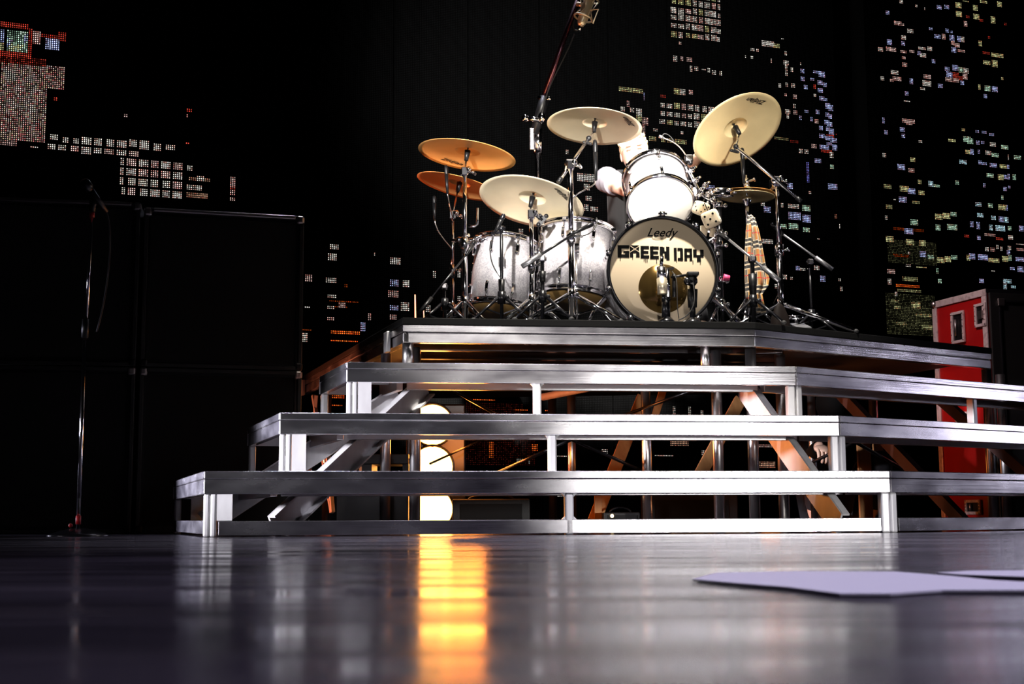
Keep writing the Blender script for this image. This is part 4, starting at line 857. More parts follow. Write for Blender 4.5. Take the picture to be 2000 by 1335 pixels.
m = MB(); m.beam(b + V((-.05, -.24, .02)), b + V((-.01, -.02, .07)), .06, .012); part(hh, 'foot_pedal', m, CHROME_DULL)
# dark stand with clamps between kick and hi-hat
b = at(1409, 618, 6.98); b = V((b.x, b.y, 1.0)); cs = thing('clamp_stand', 'dark stand crowded with chrome clamps right beside kick drum', 'stand', b)
zt = at(1403, 388, 6.98).z
m = MB(); m.tube(b + V((0, 0, .04)), (b.x, b.y, zt), .0155); part(cs, 'pole', m, BLACKMET)
m = MB(); m.tube(b + V((-.022, -.006, .05)), (b.x - .022, b.y - .006, zt), .008); part(cs, 'side_tube', m, CHROME)
for i, py_ in enumerate((398, 452, 475, 545, 590)):
    p = at(1405, py_, 6.96); m = MB(); m.tube((b.x, b.y, p.z - .016), (b.x, b.y, p.z + .016), .023, n=14); m.box((b.x - .02, b.y - .02, p.z), (.026, .026, .026)); m.ball((b.x - .035, b.y - .03, p.z + .012), .018, n=10); m.ball((b.x + .03, b.y - .03, p.z - .012), .013, n=10); part(cs, 'clamp', m, CHROME, bevel=.008); wing(cs, (b.x - .02, b.y - .04, p.z), (-.8, -.6, .3 * (-1) ** i), CHROME, 1.2)
ctr = V((b.x + .012, b.y - .02, zt + .028)); m = MB(); m.lathe([(.066, -.016), (.066, .016), (.060, .018), (.056, .012), (.056, -.012), (.060, -.018), (.066, -.016)], ctr, (0.05, -.1, 1), n=32); part(cs, 'jingle_ring', m, CHROME)
for i in range(6):
    t = i * PI / 3; m = MB(); m.ball(ctr + V((math.cos(t) * .068, math.sin(t) * .068, 0)), .017, (1, 1, .5), 10); part(cs, 'jingle', m, CHROME_DULL)
m = MB(); m.path(bez([at(1340, 325, 7.08), at(1362, 352, 7.0), at(1356, 384, 7.0), at(1398, 392, 6.97)]), .0095, 10); part(cs, 'tom_arm', m, CHROME)
for x, y in ((1352, 332), (1360, 352), (1370, 372), (1378, 362), (1384, 380), (1366, 380)):
    m = MB(); m.ball(at(x, y, 6.98), .017, n=10); m.tube(at(x - 6, y + 3, 6.98), at(x + 8, y - 7, 6.95), .007, n=8); part(cs, 'clamp_knob', m, CHROME)
m = MB(); m.tube(at(1413, 541, 6.92), at(1425, 543, 6.92), .018, .014, n=8); part(cs, 'tape_flag', m, PINK, label='small pink tape flag')
tripod(cs, b, .16, .16, (230, 320, 90))

# ------------------------------------------------------------------ microphones and their stands
def mic_stand(label, px, Y, py_top, boom=None, mic=None, r=.009, base='tripod', mt=BLACKMET, name='microphone_stand', sleeve=None, boommt=None, micr=.0105, gooseneck=None, cable=None, gripmt=None, jr=2.0, legs=(205, 335, 90), rad=.15, hc=.13):
    b = at(px, 618, Y); b = V((b.x, b.y, 1.0)); root = thing(name, label, 'microphone stand', b)
    top = V((b.x, b.y, at(px, py_top, Y).z))
    m = MB(); m.tube(b + V((0, 0, .02)), top, r, n=12); part(root, 'pole', m, mt)
    if base == 'tripod': tripod(root, b, rad, hc, legs, mt)
    else: m = MB(); m.lathe([(.001, .03), (.022, .028), (.040, .010), (.044, 0), (.001, 0)], b, n=28); part(root, 'base', m, mt)
    if sleeve: m = MB(); m.tube((b.x, b.y, at(px, sleeve[0], Y).z), (b.x, b.y, at(px, sleeve[1], Y).z), r * 1.9, r * 1.5, n=12); part(root, 'sleeve', m, BLACK)
    m = MB(); m.ball(top, r * jr, n=10); m.tube(top + V((-.02, -.004, 0)), top + V((.02, -.004, 0)), r * .9, n=8); part(root, 'joint', m, mt)
    if boom:
        p0, p1, rb = boom; m = MB(); m.tube(p0, p1, rb, n=10); o = part(root, 'boom_arm', m, boommt or mt)
        d = (V(p0) - V(p1)).normalized(); m = MB(); m.tube(p0, V(p0) - d * .11, rb * 2.0, n=12); part(o, 'boom_grip', m, gripmt or GREYMET)
        m = MB(); m.box(top + V((0, -.012, 0)), (.03, .04, .03)); part(root, 'boom_clamp', m, CHROME_DULL, bevel=.006)
    if mic: mic_body(root, mic[0], mic[1], micr)
    if cable: m = MB(); m.path(bez(cable), .003, 6); part(root, 'cable', m, CABLE)
    return root, top
mic_stand('straight black microphone stand before the smaller floor tom', 980, 6.52, 446, None, (at(966, 456, 6.52), at(985, 417, 6.50)), .0085, sleeve=(545, 582), cable=[at(966, 456, 6.52), at(945, 500, 6.5), at(968, 530, 6.5), at(980, 545, 6.5)], micr=.010)
mic_stand('short boom microphone stand before the larger floor tom', 1060, 6.50, 506, (at(1020, 520, 6.46), at(1118, 458, 6.5), .0065), (at(1118, 456, 6.5), at(1160, 436, 6.55)), .0095, sleeve=(530, 550), cable=[at(1118, 458, 6.5), at(1150, 470, 6.45), at(1172, 440, 6.5), at(1165, 425, 6.55)])
mic_stand('dark microphone stand at the far left riser corner', 868, 6.72, 560, (at(818, 612, 6.62), at(910, 498, 6.75), .005), (at(910, 498, 6.75), at(928, 470, 6.8)), .008, gripmt=BLACK)
r_, tp = mic_stand('black dynamic microphone on short stand right of kick mirror', 1353, 6.53, 548, None, None, .0145, base='round', sleeve=(565, 600), cable=[at(1350, 540, 6.5), at(1362, 580, 6.45), at(1360, 612, 6.45), at(1325, 625, 6.46)])
m = MB(); m.box(at(1352, 536, 6.51), (.058, .075, .020)); m.box(at(1349, 545, 6.51), (.032, .05, .024)); o = part(r_, 'microphone', m, BLACK, bevel=.006); m = MB(); m.ball(at(1342, 549, 6.49), .018, (1, 1, 1.1)); part(r_, 'swivel', m, BLACKMET)
m = MB(); m.tube(at(1310, 541, 6.5), at(1340, 537, 6.5), .006, n=8); part(r_, 'side_arm', m, BLACK)
r_, tp = mic_stand('chrome condenser microphone on thick stand before kick mirror', 1301, 6.505, 582, None, None, .021, base='round', jr=1.02)
p0 = at(1294, 574, 6.455); p1 = at(1291, 522, 6.455)
m = MB(); m.tube(p0, p0.lerp(p1, .58), .0245, n=18); o = part(r_, 'microphone', m, CREAMMIC)
m = MB(); m.tube(p0.lerp(p1, .58), p1, .0225, n=18); m.lathe([(.0225, 0), (.016, .006), (.001, .008)], p1, p1 - p0, 18); part(o, 'body', m, CHROME_DULL)
m = MB(); m.tube(p1, p1 + V((.006, 0, .055)), .009, n=10); part(o, 'plug', m, CHROME)
m = MB(); q = at(1308, 555, 6.5); m.tube(at(1304.5, 580, 6.48), at(1303, 524, 6.48), .012, n=12); m.beam(at(1290, 527, 6.49), at(1316, 524, 6.49), .02, .012); part(r_, 'shock_mount', m, CHROME); m = MB(); m.tube(at(1317, 580, 6.51), at(1316, 535, 6.51), .010, n=10); part(r_, 'mount_post', m, BLACK)
m = MB(); m.path(bez([at(1310, 528, 6.49), at(1330, 540, 6.45), at(1318, 580, 6.44), at(1326, 622, 6.46)]), .0022, 6); part(r_, 'cable', m, CABLE)
mic_stand('boom microphone stand in front of the plaid scarf', 1472, 6.66, 506, (at(1522, 548, 6.6), at(1424, 468, 6.72), .0065), (at(1424, 468, 6.72), at(1404, 452, 6.78)), .0115, sleeve=(535, 575), boommt=GREYMET)
mic_stand('boom microphone stand at the right end of the kit', 1585, 7.15, 512, (at(1626, 526, 7.1), at(1530, 458, 7.1), .0060), (at(1530, 458, 7.1), at(1506, 436, 7.12)), .0065, boommt=GREYMET)
def clip_mic(label, a, b, arm, r=.0105, mt=BLACK):
    root = thing('clip_microphone', label, 'microphone', a); mic_body(root, a, b, r, r * 1.05, mt, mt)
    m = MB(); m.path(bez(arm), .0035, 8); part(root, 'gooseneck', m, CHROME_DULL); return root
clip_mic('slim black clip microphone under the crash left of drummer', at(1164, 352, 6.72), at(1162, 272, 6.72), [at(1164, 352, 6.72), at(1164, 366, 6.70), at(1130, 372, 6.62), at(1119, 386, 6.605)])
clip_mic('slim black clip microphone under the high tilted right crash', at(1453, 358, 6.9), at(1449, 288, 6.9), [at(1453, 358, 6.9), at(1458, 368, 6.9), at(1470, 370, 7.0), at(1506, 375, 7.03)])
clip_mic('slim black clip microphone at left edge of the kit', at(849, 428, 6.95), at(848, 382, 6.95), [at(849, 428, 6.95), at(850, 452, 6.95), at(870, 470, 7.0), at(884, 488, 7.05)], .009)
clip_mic('slim black clip microphone between the two orange cymbals', at(874, 378, 6.9), at(871, 322, 6.9), [at(874, 378, 6.9), at(878, 410, 6.95), at(886, 420, 7.0), at(884, 432, 7.04)], .009)
root = thing('clip_microphone', 'thin gooseneck microphone clipped on the rack tom rim', 'microphone', at(1345, 312, 7.1))
m = MB(); m.path(bez([at(1345, 312, 7.1), at(1330, 285, 7.08), at(1318, 275, 7.06), at(1292, 268, 7.05)]), .004, 8); part(root, 'gooseneck', m, CHROME_DULL)
m = MB(); m.path(bez([at(1318, 278, 7.06), at(1305, 256, 7.05), at(1292, 258, 7.05), at(1293, 270, 7.05)]), .0025, 6); part(root, 'cable', m, CABLE)
m = MB(); m.box(at(1345, 310, 7.1), (.045, .04, .04)); m.ball(at(1348, 318, 7.07), .014); part(root, 'rim_clamp', m, BLACKMET, bevel=.006); m = MB(); m.tube(at(1295, 268, 7.05), at(1287, 266, 7.05), .008); part(root, 'capsule', m, GREYMET)
# chrome hook standing up beside the left stands, and the clamp cluster below it
root = thing('multi_clamp', 'chrome multi-clamp cluster joining the two far-left cymbal stands', 'clamp', at(905, 468, 6.88))
for x, y in ((897, 468), (908, 462), (920, 470), (932, 464), (944, 468), (905, 476), (926, 477)):
    m = MB(); m.ball(at(x, y, 6.86), .016, n=10); m.tube(at(x - 7, y + 2, 6.87), at(x + 8, y - 3, 6.84), .009, n=8); part(root, 'clamp_knob', m, CHROME)
m = MB(); m.tube(at(884, 470, 7.0), at(950, 466, 6.86), .010); part(root, 'cross_tube', m, CHROME)
m = MB(); m.path([at(915, 441, 6.82), at(926, 442, 6.82), at(932, 438, 6.82), at(933, 406, 6.82)], .0065, 8); part(root, 'hook', m, CHROME)

# overhead boom with studio microphone
b = at(1053, 600, 7.75); b = V((b.x, b.y, 1.0)); ob_ = thing('overhead_boom_stand', 'tall heavy boom stand rising behind the ride cymbal', 'microphone stand', b)
zc = at(1047, 250, 7.75)
m = MB(); m.tube(b, V((b.x, b.y, at(1050, 298, 7.75).z)), .018, n=16); part(ob_, 'pole', m, CHROME)
m = MB(); m.tube(V((b.x, b.y, at(1050, 300, 7.75).z)), V((b.x, b.y, at(1050, 252, 7.75).z)), .026, n=16); part(ob_, 'collar', m, CHROME)
m = MB(); m.box(at(1039, 272, 7.72), (.03, .03, .13)); part(ob_, 'bracket', m, CHROME_DULL, bevel=.006)
m = MB(); m.tube(at(1026, 232, 7.70), at(1060, 234, 7.70), .016, n=14); m.ball(at(1026, 231, 7.70), .024, n=12); m.ball(at(1058, 230, 7.70), .030, (.8, 1, 1.2), 12); part(ob_, 'pivot_knob', m, CHROME)
m = MB(); m.tube(at(1043, 262, 7.73), at(1064, 190, 7.73), .026, .030, n=14); part(ob_, 'boom_sleeve', m, BLACK)
m = MB(); m.tube(at(1050, 190, 7.72), at(1075, 194, 7.72), .012, n=10); m.ball(at(1072, 192, 7.70), .016); part(ob_, 'sleeve_clamp', m, CHROME)
m = MB(); m.tube(at(1060, 195, 7.73), at(1143, -40, 7.73), .0165, n=16); part(ob_, 'boom_arm', m, PURPLE)
m = MB(); m.path(bez([at(1136, 52, 7.7), at(1116, 75, 7.7), at(1112, 40, 7.72), at(1134, 20, 7.73)]) , .005, 8); m.path(bez([at(1122, 66, 7.7), at(1098, 130, 7.7), at(1064, 170, 7.7), at(1059, 225, 7.7)]), .0035, 8); part(ob_, 'cable', m, CABLE)
for k in range(3):
    t = math.radians(90 + 120 * k); m = MB(); m.beam(b + V((0, 0, .25)), b + V((math.cos(t) * .35, math.sin(t) * .35, .02)), .03, .02); part(ob_, 'leg', m, CHROME)
om = thing('studio_microphone', 'champagne studio microphone in spider mount at top of boom', 'microphone', at(1140, 40, 7.66))
d0_ = at(1134, 50, 7.66); d1_ = at(1160, -25, 7.66); dv = (d1_ - d0_).normalized()
m = MB(); m.lathe([(.001, 0), (.018, 0), (.026, .02), (.031, .06), (.031, .20), (.029, .24)], d0_, dv, 20); part(om, 'body', m, CREAMMIC)
m = MB(); m.tube(d0_ - dv * .03, d0_ + dv * .005, .011, n=12); part(om, 'connector', m, CHROME)
sx_ = frame(dv)
for k, tt in enumerate((.05, .17)):
    m = MB(); ring = [d0_ + dv * tt + sx_ @ V((math.cos(i * PI / 8) * .055, math.sin(i * PI / 8) * .055, 0)) for i in range(17)]; m.path(ring, .0055, 8); part(om, 'shock_ring', m, CREAMMIC)
for k in range(6):
    t = k * PI / 3; m = MB(); m.path([d0_ + dv * .05 + sx_ @ V((math.cos(t) * .055, math.sin(t) * .055, 0)), d0_ + dv * .10 + sx_ @ V((math.cos(t + .3) * .032, math.sin(t + .3) * .032, 0)), d0_ + dv * .17 + sx_ @ V((math.cos(t) * .055, math.sin(t) * .055, 0))], .0035, 6); part(om, 'elastic_band', m, CREAMMIC)
m = MB(); m.path([at(1153, 20, 7.62), at(1169, 18, 7.62), at(1158, 46, 7.62), at(1152, 34, 7.62)], .004, 6); part(om, 'yoke', m, CREAMMIC)
m = MB(); m.tube(at(1128, 8, 7.70), at(1140, 10, 7.66), .014, n=10); part(om, 'swivel', m, CREAMMIC)

# ------------------------------------------------------------------ soft things hung on the kit
def die(label, x, y, Y, s, rot, pips):
    R_ = Matrix.Rotation(rot[2], 3, 'Z') @ Matrix.Rotation(rot[0], 3, 'X') @ Matrix.Rotation(rot[1], 3, 'Y')
    c = at(x, y, Y); root = thing('plush_die', label, 'plush die', c, 'hanging plush dice', R_)
    m = MB(); n = 8; h = s / 2; vs = []; fs = []
    for ax in range(3):
        for sg in (-1, 1):
            o = len(vs)
            for i in range(n + 1):
                for j in range(n + 1):
                    p = [0, 0, 0]; p[ax] = sg; p[(ax + 1) % 3] = -1 + 2 * i / n; p[(ax + 2) % 3] = -1 + 2 * j / n
                    q = V(p); e = V([math.copysign(abs(t) ** 1, t) for t in q]); k = (sum(abs(t) ** 5 for t in e)) ** (1 / 5); vs.append(q / k * h * 1.08)
            for i in range(n):
                for j in range(n):
                    a = o + i * (n + 1) + j; f = (a, a + n + 1, a + n + 2, a + 1); fs.append(f if sg > 0 else tuple(reversed(f)))
    m.add(vs, fs, True); part(root, 'body', m, PLUSH, local=True)
    P = {1: [(0, 0)], 2: [(-.5, -.5), (.5, .5)], 5: [(0, 0), (-.5, -.5), (.5, .5), (-.5, .5), (.5, -.5)], 3: [(0, 0), (-.5, -.5), (.5, .5)]}
    for ax, sg, k in pips:
        for (u, v_) in P[k]:
            p = [0, 0, 0]; p[ax] = sg; p[(ax + 1) % 3] = u; p[(ax + 2) % 3] = v_
            kk = (sum(abs(t) ** 5 for t in p)) ** (1 / 5); q = V(p) / kk * h * 1.085; nr = V([sg if i == ax else 0 for i in range(3)])
            mm = MB(); mm.ball(q, s * .075, tuple(.25 if i == ax else 1 for i in range(3)), 10); part(root, 'pip', mm, INK, local=True)
    m = MB(); m.tube(V((0, 0, h)), V((0, 0, h + .05)), .003, n=6); part(root, 'cord', m, CABLE, local=True); return root
die('smaller upper plush die hanging beside the rack tom', 1369, 407, 6.93, .066, (.35, .2, .5), ((1, -1, 5), (0, -1, 3), (0, 1, 2)))
die('larger lower plush die with five black pips facing forward', 1389, 427, 6.86, .082, (.25, -.35, -.25), ((1, -1, 5), (0, 1, 3), (2, 1, 1)))
m = MB(); m.tube(at(1376, 442, 6.88), at(1374, 460, 6.88), .022, .016); m.tube(at(1392, 446, 6.88), at(1390, 462, 6.88), .014, .012); solo('plush_tail', 'cream plush tails dangling below the two dice', 'plush toy', m, PLUSH, at(1380, 450, 6.88))

def cloth(label, rows, Y, dy=.03, amp=.012):
    """rows: (y px, left x, right x); folds run down the cloth"""
    c = at(rows[0][1], rows[0][0], Y); n = 14; vs = []; uv = []; fs = []
    for k, (py_, xl, xr) in enumerate(rows):
        for i in range(n + 1):
            t = i / n; p = at(xl + (xr - xl) * t, py_, Y); p.y += math.sin(t * 9 + k * .35) * amp; vs.append(p - c); uv.append((t * .16 + (xl - rows[0][1]) * .0004, (py_ - rows[0][0]) * Y / FPX))
    for k in range(len(rows) - 1):
        for i in range(n): a = k * (n + 1) + i; fs.append((a, a + 1, a + n + 2, a + n + 1))
    me = bpy.data.meshes.new('scarf'); me.from_pydata([tuple(v) for v in vs], [], fs); me.materials.append(PLAID); me.polygons.foreach_set('use_smooth', [True] * len(fs))
    ul = me.uv_layers.new(name='UVMap')
    for lp in me.loops: ul.data[lp.index].uv = uv[lp.vertex_index]
    return me, c
me, c = cloth('', [(420, 1462, 1470), (440, 1459, 1472), (465, 1457, 1474), (500, 1455, 1474), (540, 1455, 1474), (575, 1457, 1473), (602, 1459, 1472)], 6.93)
sc_ = thing('plaid_scarf', 'tan plaid scarf draped down the hi-hat stand', 'scarf', c)
o = bpy.data.objects.new('hanging_end', me); COL.objects.link(o); o.parent = sc_; so = o.modifiers.new('s', 'SOLIDIFY'); so.thickness = .004; so.offset = 0
me, c2_ = cloth('', [(424, 1466, 1474), (450, 1470, 1482), (480, 1472, 1488), (515, 1473, 1494), (545, 1474, 1502), (558, 1474, 1500), (575, 1474, 1488), (612, 1478, 1496)], 6.91)
o = bpy.data.objects.new('hanging_end', me); COL.objects.link(o); o.parent = sc_; o.location = c2_ - c; so = o.modifiers.new('s', 'SOLIDIFY'); so.thickness = .004; so.offset = 0

c = at(1523, 604, 6.88); c.z = 1.0; bag = thing('leather_bag', 'dark brown bag slumped at foot of right boom stand', 'bag', c)
m = MB(); m.lathe([(.001, 0), (.055, .0), (.060, .02), (.050, .08), (.030, .13), (.012, .15), (.001, .152)], (0, 0, 0), (0, 0, 1), 20); m.v = [V((v.x * .9, v.y * .55 + math.sin(v.x * 60) * .006, v.z)) for v in m.v]; part(bag, 'pouch', m, BAG, local=True); m = MB(); m.path([(-.03, 0, .15), (-.01, 0, .19), (.02, 0, .15)], .005, 6); part(bag, 'strap', m, BAG, local=True)
c = at(1562, 618, 7.0); c.z = 1.0; pd = thing('hi_hat_pedal', 'silver foot pedal lying between right tripod legs', 'pedal', c)
m = MB(); m.box((0, 0, .012), (.10, .22, .016)); part(pd, 'base_plate', m, CHROME_DULL, local=True, bevel=.004)
m = MB(); m.box((0, -.01, .05), (.075, .2, .01), Matrix.Rotation(.25, 3, 'X')); part(pd, 'footboard', m, GREYMET, local=True, bevel=.003); m = MB(); m.tube((0, .09, .02), (0, .09, .12), .01); m.tube((-.04, .09, .11), (.04, .09, .11), .012); part(pd, 'frame_post', m, CHROME, local=True)
for lb, x, y0, y1, r in (('taller slim orange glint, built as a glowing rod, at the left corner of deck', 812, 612, 575, .0045), ('shorter slim orange glint, built as a glowing rod, at the left corner of deck', 829, 617, 604, .0028)):  # glowing rods stand in for orange reflections on a stand leg
    p = at(x, y0, 6.75); q = at(x, y1, 6.75); p = V((p.x, p.y, 1.0)); m = MB(); m.tube(p, V((p.x - .004, p.y, q.z)), r, r * .6, n=8); root = thing('glint_rod', lb, 'glint rod', p, 'orange glint rods'); part(root, 'glint_tube', m, GLINT); m = MB(); m.tube(p, p + V((0, 0, .008)), r * 2, n=8); part(root, 'foot', m, BLACK)

# ------------------------------------------------------------------ lamps and gear beneath the riser
lc = at(851, 1010, 7.75); lc = V((lc.x, lc.y, 0)); bl = thing('blinder_lamp', 'tall glowing orange three-lamp blinder behind the stairs', 'stage lamp', lc)
toc = (V((0, 0, 0)) - V((lc.x, lc.y, 0))).normalized(); Rl = Matrix((V((-toc.y, toc.x, 0)) * 1, -toc, V((0, 0, 1)))).transposed(); bl.matrix_world = Matrix.Translation(lc) @ Rl.to_4x4()
m = MB(); m.box((0, .09, .36), (.34, .10, .72)); part(bl, 'housing', m, BLACKMET, local=True, bevel=.01)
for zz in (.12, .36, .60):
    m = MB(); m.lathe([(.001, .012), (.07, .010), (.110, .004), (.116, -.004)], (-.02, .028, zz), (0, -1, 0), 32); o = part(bl, 'lamp', m, LAMPGLASS, local=True)
    m = MB(); m.lathe([(.116, -.006), (.128, .012), (.121, .014), (.114, -.006)], (-.02, .028, zz), (0, -1, 0), 32); part(o, 'rim', m, BLACKMET, local=True)
m = MB(); m.box((0, .10, .01), (.38, .2, .02)); part(bl, 'foot_plate', m, BLACKMET, local=True)

c = at(728, 1010, 6.86); c = V((c.x, c.y, 0)); eq = thing('equipment_rack', 'open black equipment rack under left end of riser', 'rack', c)
zt = at(728, 887, 6.86).z; zm = at(728, 935, 6.86).z
m = MB(); m.box((0, .12, zt - .025), (.36, .3, .05)); part(eq, 'top_shelf', m, BLACK, local=True, bevel=.003)
m = MB(); m.box((0, .12, zm / 2), (.36, .3, zm)); part(eq, 'lower_box', m, BLACK, local=True, bevel=.003)
for x_ in (-.155, -.03, .165):
    m = MB(); m.box((x_, .12, (zm + zt) / 2 - .02), (.05 if x_ < .1 else .03, .28, zt - zm)); part(eq, 'upright', m, BLACK, local=True)
c = at(686, 924, 6.8); b = V((c.x, c.y, zm)); m = MB(); m.lathe([(.001, 0), (.016, 0), (.016, .035), (.008, .045), (.008, .05), (.012, .05), (.012, .065), (.001, .065)], (b.x, 6.85, zm), n=16); 
solo('spray_bottle', 'small white bottle standing on the black equipment rack', 'bottle', m, BOTTLE, (b.x, 6.85, zm))
def box_thing(name, label, cat, x, y, Y, size, mt, lampx=None, rz=0.0):
    c = at(x, y, Y); c = V((c.x, c.y, 0)); root = thing(name, label, cat, c, None, Matrix.Rotation(rz, 3, 'Z'))
    m = MB(); m.box((0, 0, size[2] / 2), size); part(root, 'body', m, mt, local=True, bevel=.006)
    m = MB(); m.box((0, -size[1] / 2 - .002, size[2] * .55), (size[0] * .8, .006, size[2] * .6)); part(root, 'front_panel', m, GRILLE, local=True)
    m = MB(); m.path(bez([(-size[0] * .3, 0, size[2]), (-size[0] * .25, 0, size[2] + .035), (size[0] * .25, 0, size[2] + .035), (size[0] * .3, 0, size[2])]), .006, 8); part(root, 'handle', m, BLACKMET, local=True)
    if lampx is not None: m = MB(); m.ball((lampx, -size[1] / 2 - .006, size[2] * .8), .010, n=10); part(root, 'pilot_lamp', m, PILOT, local=True)
    return root
box_thing('power_box', 'low black power box with lit pilot lamp beside timber brace', 'power box', 1212, 1000, 7.6, (.20, .2, .095), TOLEX, -.055)
box_thing('amplifier', 'flat black amplifier on floor left of centre post', 'amplifier', 960, 1000, 7.55, (.42, .3, .17), TOLEX)
box_thing('floor_case', 'flat dark case on floor under right half of deck', 'case', 1345, 1000, 8.3, (.55, .3, .20), TOLEX)
for i, (lb, x, Y) in enumerate((('left raw plywood upright behind the hand', 1690, 7.75), ('right raw plywood upright behind the hand', 1718, 7.85))):
    p = at(x, 960, Y); m = MB(); m.box((p.x, p.y, .26), (.055 if i else .075, .03, .52)); solo('plywood_upright', lb, 'timber', m, WOOD, (p.x, p.y, 0), 'plywood uprights', .002)
m = MB(); pts = []
for s in ((1140, 8.0), (1200, 7.2), (1260, 7.0), (1330, 7.1), (1400, 7.0), (1470, 7.4), (1560, 7.2), (1650, 7.1), (1760, 7.3)):
    q = at(s[0], 1000, s[1]); pts.append(V((q.x, q.y + random.uniform(-.06, .06), .009)))
sm = []
for i in range(len(pts) - 1): sm += [pts[i].lerp(pts[i + 1], t / 5) + V((0, .05 * math.sin(t / 5 * PI), 0)) for t in range(5)]
m.path(sm + [pts[-1]], .008, 8); solo('power_cable', 'black cable snaking over the floor beneath the riser', 'cable', m, CABLE, pts[0])
m = MB(); q = at(1310, 1000, 7.35); m.beam((q.x, q.y, .03), (q.x + .62, q.y + .12, .03), .09, .05); solo('timber_plank', 'loose raw plank on floor beneath right half of deck', 'timber', m, WOOD, (q.x, q.y, 0), None, .002)

# white sheet on the floor near the camera
def sheet(label, pts):
    P = [at_z(x, y, .0015) for x, y in pts]; c = sum(P, V()) / len(P); m = MB(); m.slab([p + V((0, 0, 0)) for p in P], (0, 0, 1), .002); solo('vinyl_sheet', label, 'floor marking', m, PAPER, (c.x, c.y, 0), 'white floor sheets')
sheet('large white sheet lying flat on glossy floor near camera', [(1352, 1134), (1400, 1121), (1560, 1118), (1750, 1119), (1860, 1128), (1940, 1136), (2040, 1142), (2060, 1156), (1840, 1156), (1740, 1163), (1640, 1163), (1540, 1150), (1440, 1142)])
sheet('small white sheet lying beyond the large one at the right', [(1828, 1121), (1900, 1117), (2060, 1116), (2060, 1131), (1960, 1128), (1880, 1125)])

# ------------------------------------------------------------------ people
def skin_mesh(chains, sub=2):
    """chains: list of lists of (point, radius); the first point of a chain may repeat a point already laid"""
    vs, rd, es, idx = [], [], [], {}
    for ch in chains:
        prev = None
        for p, r in ch:
            key = tuple(round(t, 4) for t in p)
            if key not in idx: idx[key] = len(vs); vs.append(tuple(p)); rd.append(r)
            if prev is not None and prev != idx[key]: es.append((prev, idx[key]))
            prev = idx[key]
    me = bpy.data.meshes.new('s'); me.from_pydata(vs, es, []); o = bpy.data.objects.new('s', me); COL.objects.link(o)
    o.modifiers.new('k', 'SKIN'); sd = o.modifiers.new('d', 'SUBSURF'); sd.levels = sd.render_levels = sub
    for i, q in enumerate(me.skin_vertices[0].data):
        rr = rd[i]; q.radius = rr if isinstance(rr, tuple) else (rr, rr); q.use_root = (i == 0)
    dg = bpy.context.evaluated_depsgraph_get(); out = bpy.data.meshes.new_from_object(o.evaluated_get(dg)); bpy.data.objects.remove(o)
    return out
def join(meshes):
    mb_ = MB()
    for me in meshes: mb_.add([v.co.copy() for v in me.vertices], [list(p.vertices) for p in me.polygons], True)
    return mb_
def head_mb(c, R_, h=.235):
    """egg skull with brow, sockets, nose, open mouth, chin and ears; local -y is the way the face looks"""
    n, k = 36, 28; vs, fs = [], []
    for j in range(k + 1):
        t = PI * j / k
        for i in range(n):
            p = 2 * PI * i / n; x = math.sin(t) * math.cos(p); y = math.sin(t) * math.sin(p); z = math.cos(t)
            w = .076 * (1 - .10 * max(0, -z)); q = V((x * w, y * .097 * (1 - .08 * max(0, -z)), z * h / 2))
            if y < 0:
                fx_, fz = q.x, q.z
                g = lambda cx, cz, sx, sz: math.exp(-((fx_ - cx) / sx) ** 2 - ((fz - cz) / sz) ** 2)
                q.y -= .026 * g(0, -.022, .011, .020) + .012 * g(0, .002, .008, .02) + .007 * g(0, .025, .045, .010) + .010 * g(0, -.098, .024, .016) + .006 * g(0, -.062, .026, .008)
                q.y += .012 * g(-.031, .006, .015, .010) + .012 * g(.031, .006, .015, .010) + .014 * g(0, -.070, .017, .007)
            vs.append(q)
    for j in range(k):
        for i in range(n): fs.append((j * n + i, (j + 1) * n + i, (j + 1) * n + (i + 1) % n, j * n + (i + 1) % n))
    m = MB(); m.add(vs, fs, True)
    for s in (-1, 1):
        m.ball((s * .077, .008, -.006), .03, (.30, .62, 1.05), 12); m.ball((s * .030, -.083, .006), .0125, (1.2, .7, .75), 12)
    m.v = [c + R_ @ v for v in m.v]; return m
def hand_chains(wr, fd, nd_, s=1.0, curl=.9, side=1):
    """wrist, finger direction, back-of-hand normal; fingers curl away from nd_"""
    fd = V(fd).normalized(); nd_ = V(nd_); nd_ = (nd_ - fd * nd_.dot(fd)).normalized(); t = fd.cross(nd_) * side; out = []
    palm = []
    pm = wr + fd * .045 * s
    for i, (off, L) in enumerate(((-.030, .072), (-.010, .082), (.010, .078), (.029, .062))):
        base = wr + fd * .085 * s + t * off * s; pts = [(tuple(wr + fd * .02 * s + t * off * .5 * s), .012 * s), (tuple(wr + fd * .055 * s + t * off * .85 * s), .0115 * s), (tuple(base), .0105 * s)]
        p = base; a = 0
        for sg in (.45, .32, .23):
            a += curl * (.95 if sg > .4 else 1.1); d = fd * math.cos(a) - nd_ * math.sin(a); p = p + d * L * sg * s; pts.append((tuple(p), .0092 * s if sg > .3 else .008 * s))
        out.append(pts)
    b0 = wr + fd * .02 * s - t * .022 * s; out.append([(tuple(b0), .013 * s), (tuple(b0 + fd * .03 * s - t * .022 * s - nd_ * .012 * s), .012 * s), (tuple(b0 + fd * .058 * s - t * .016 * s - nd_ * .032 * s), .0105 * s), (tuple(b0 + fd * .075 * s + t * .004 * s - nd_ * .045 * s), .009 * s)])
    m = MB(); m.ball(wr + fd * .05 * s, .048 * s, (.92, .30, 1.0), 16, Matrix((t, nd_, fd)).transposed())
    return out, m
hc_ = at(1239, 300, 7.74)
pel = V((hc_.x + .03, 8.02, 1.60)); chest = V((hc_.x - .0, 7.92, 1.90)); nb = V((hc_.x - .005, 7.83, 2.01))
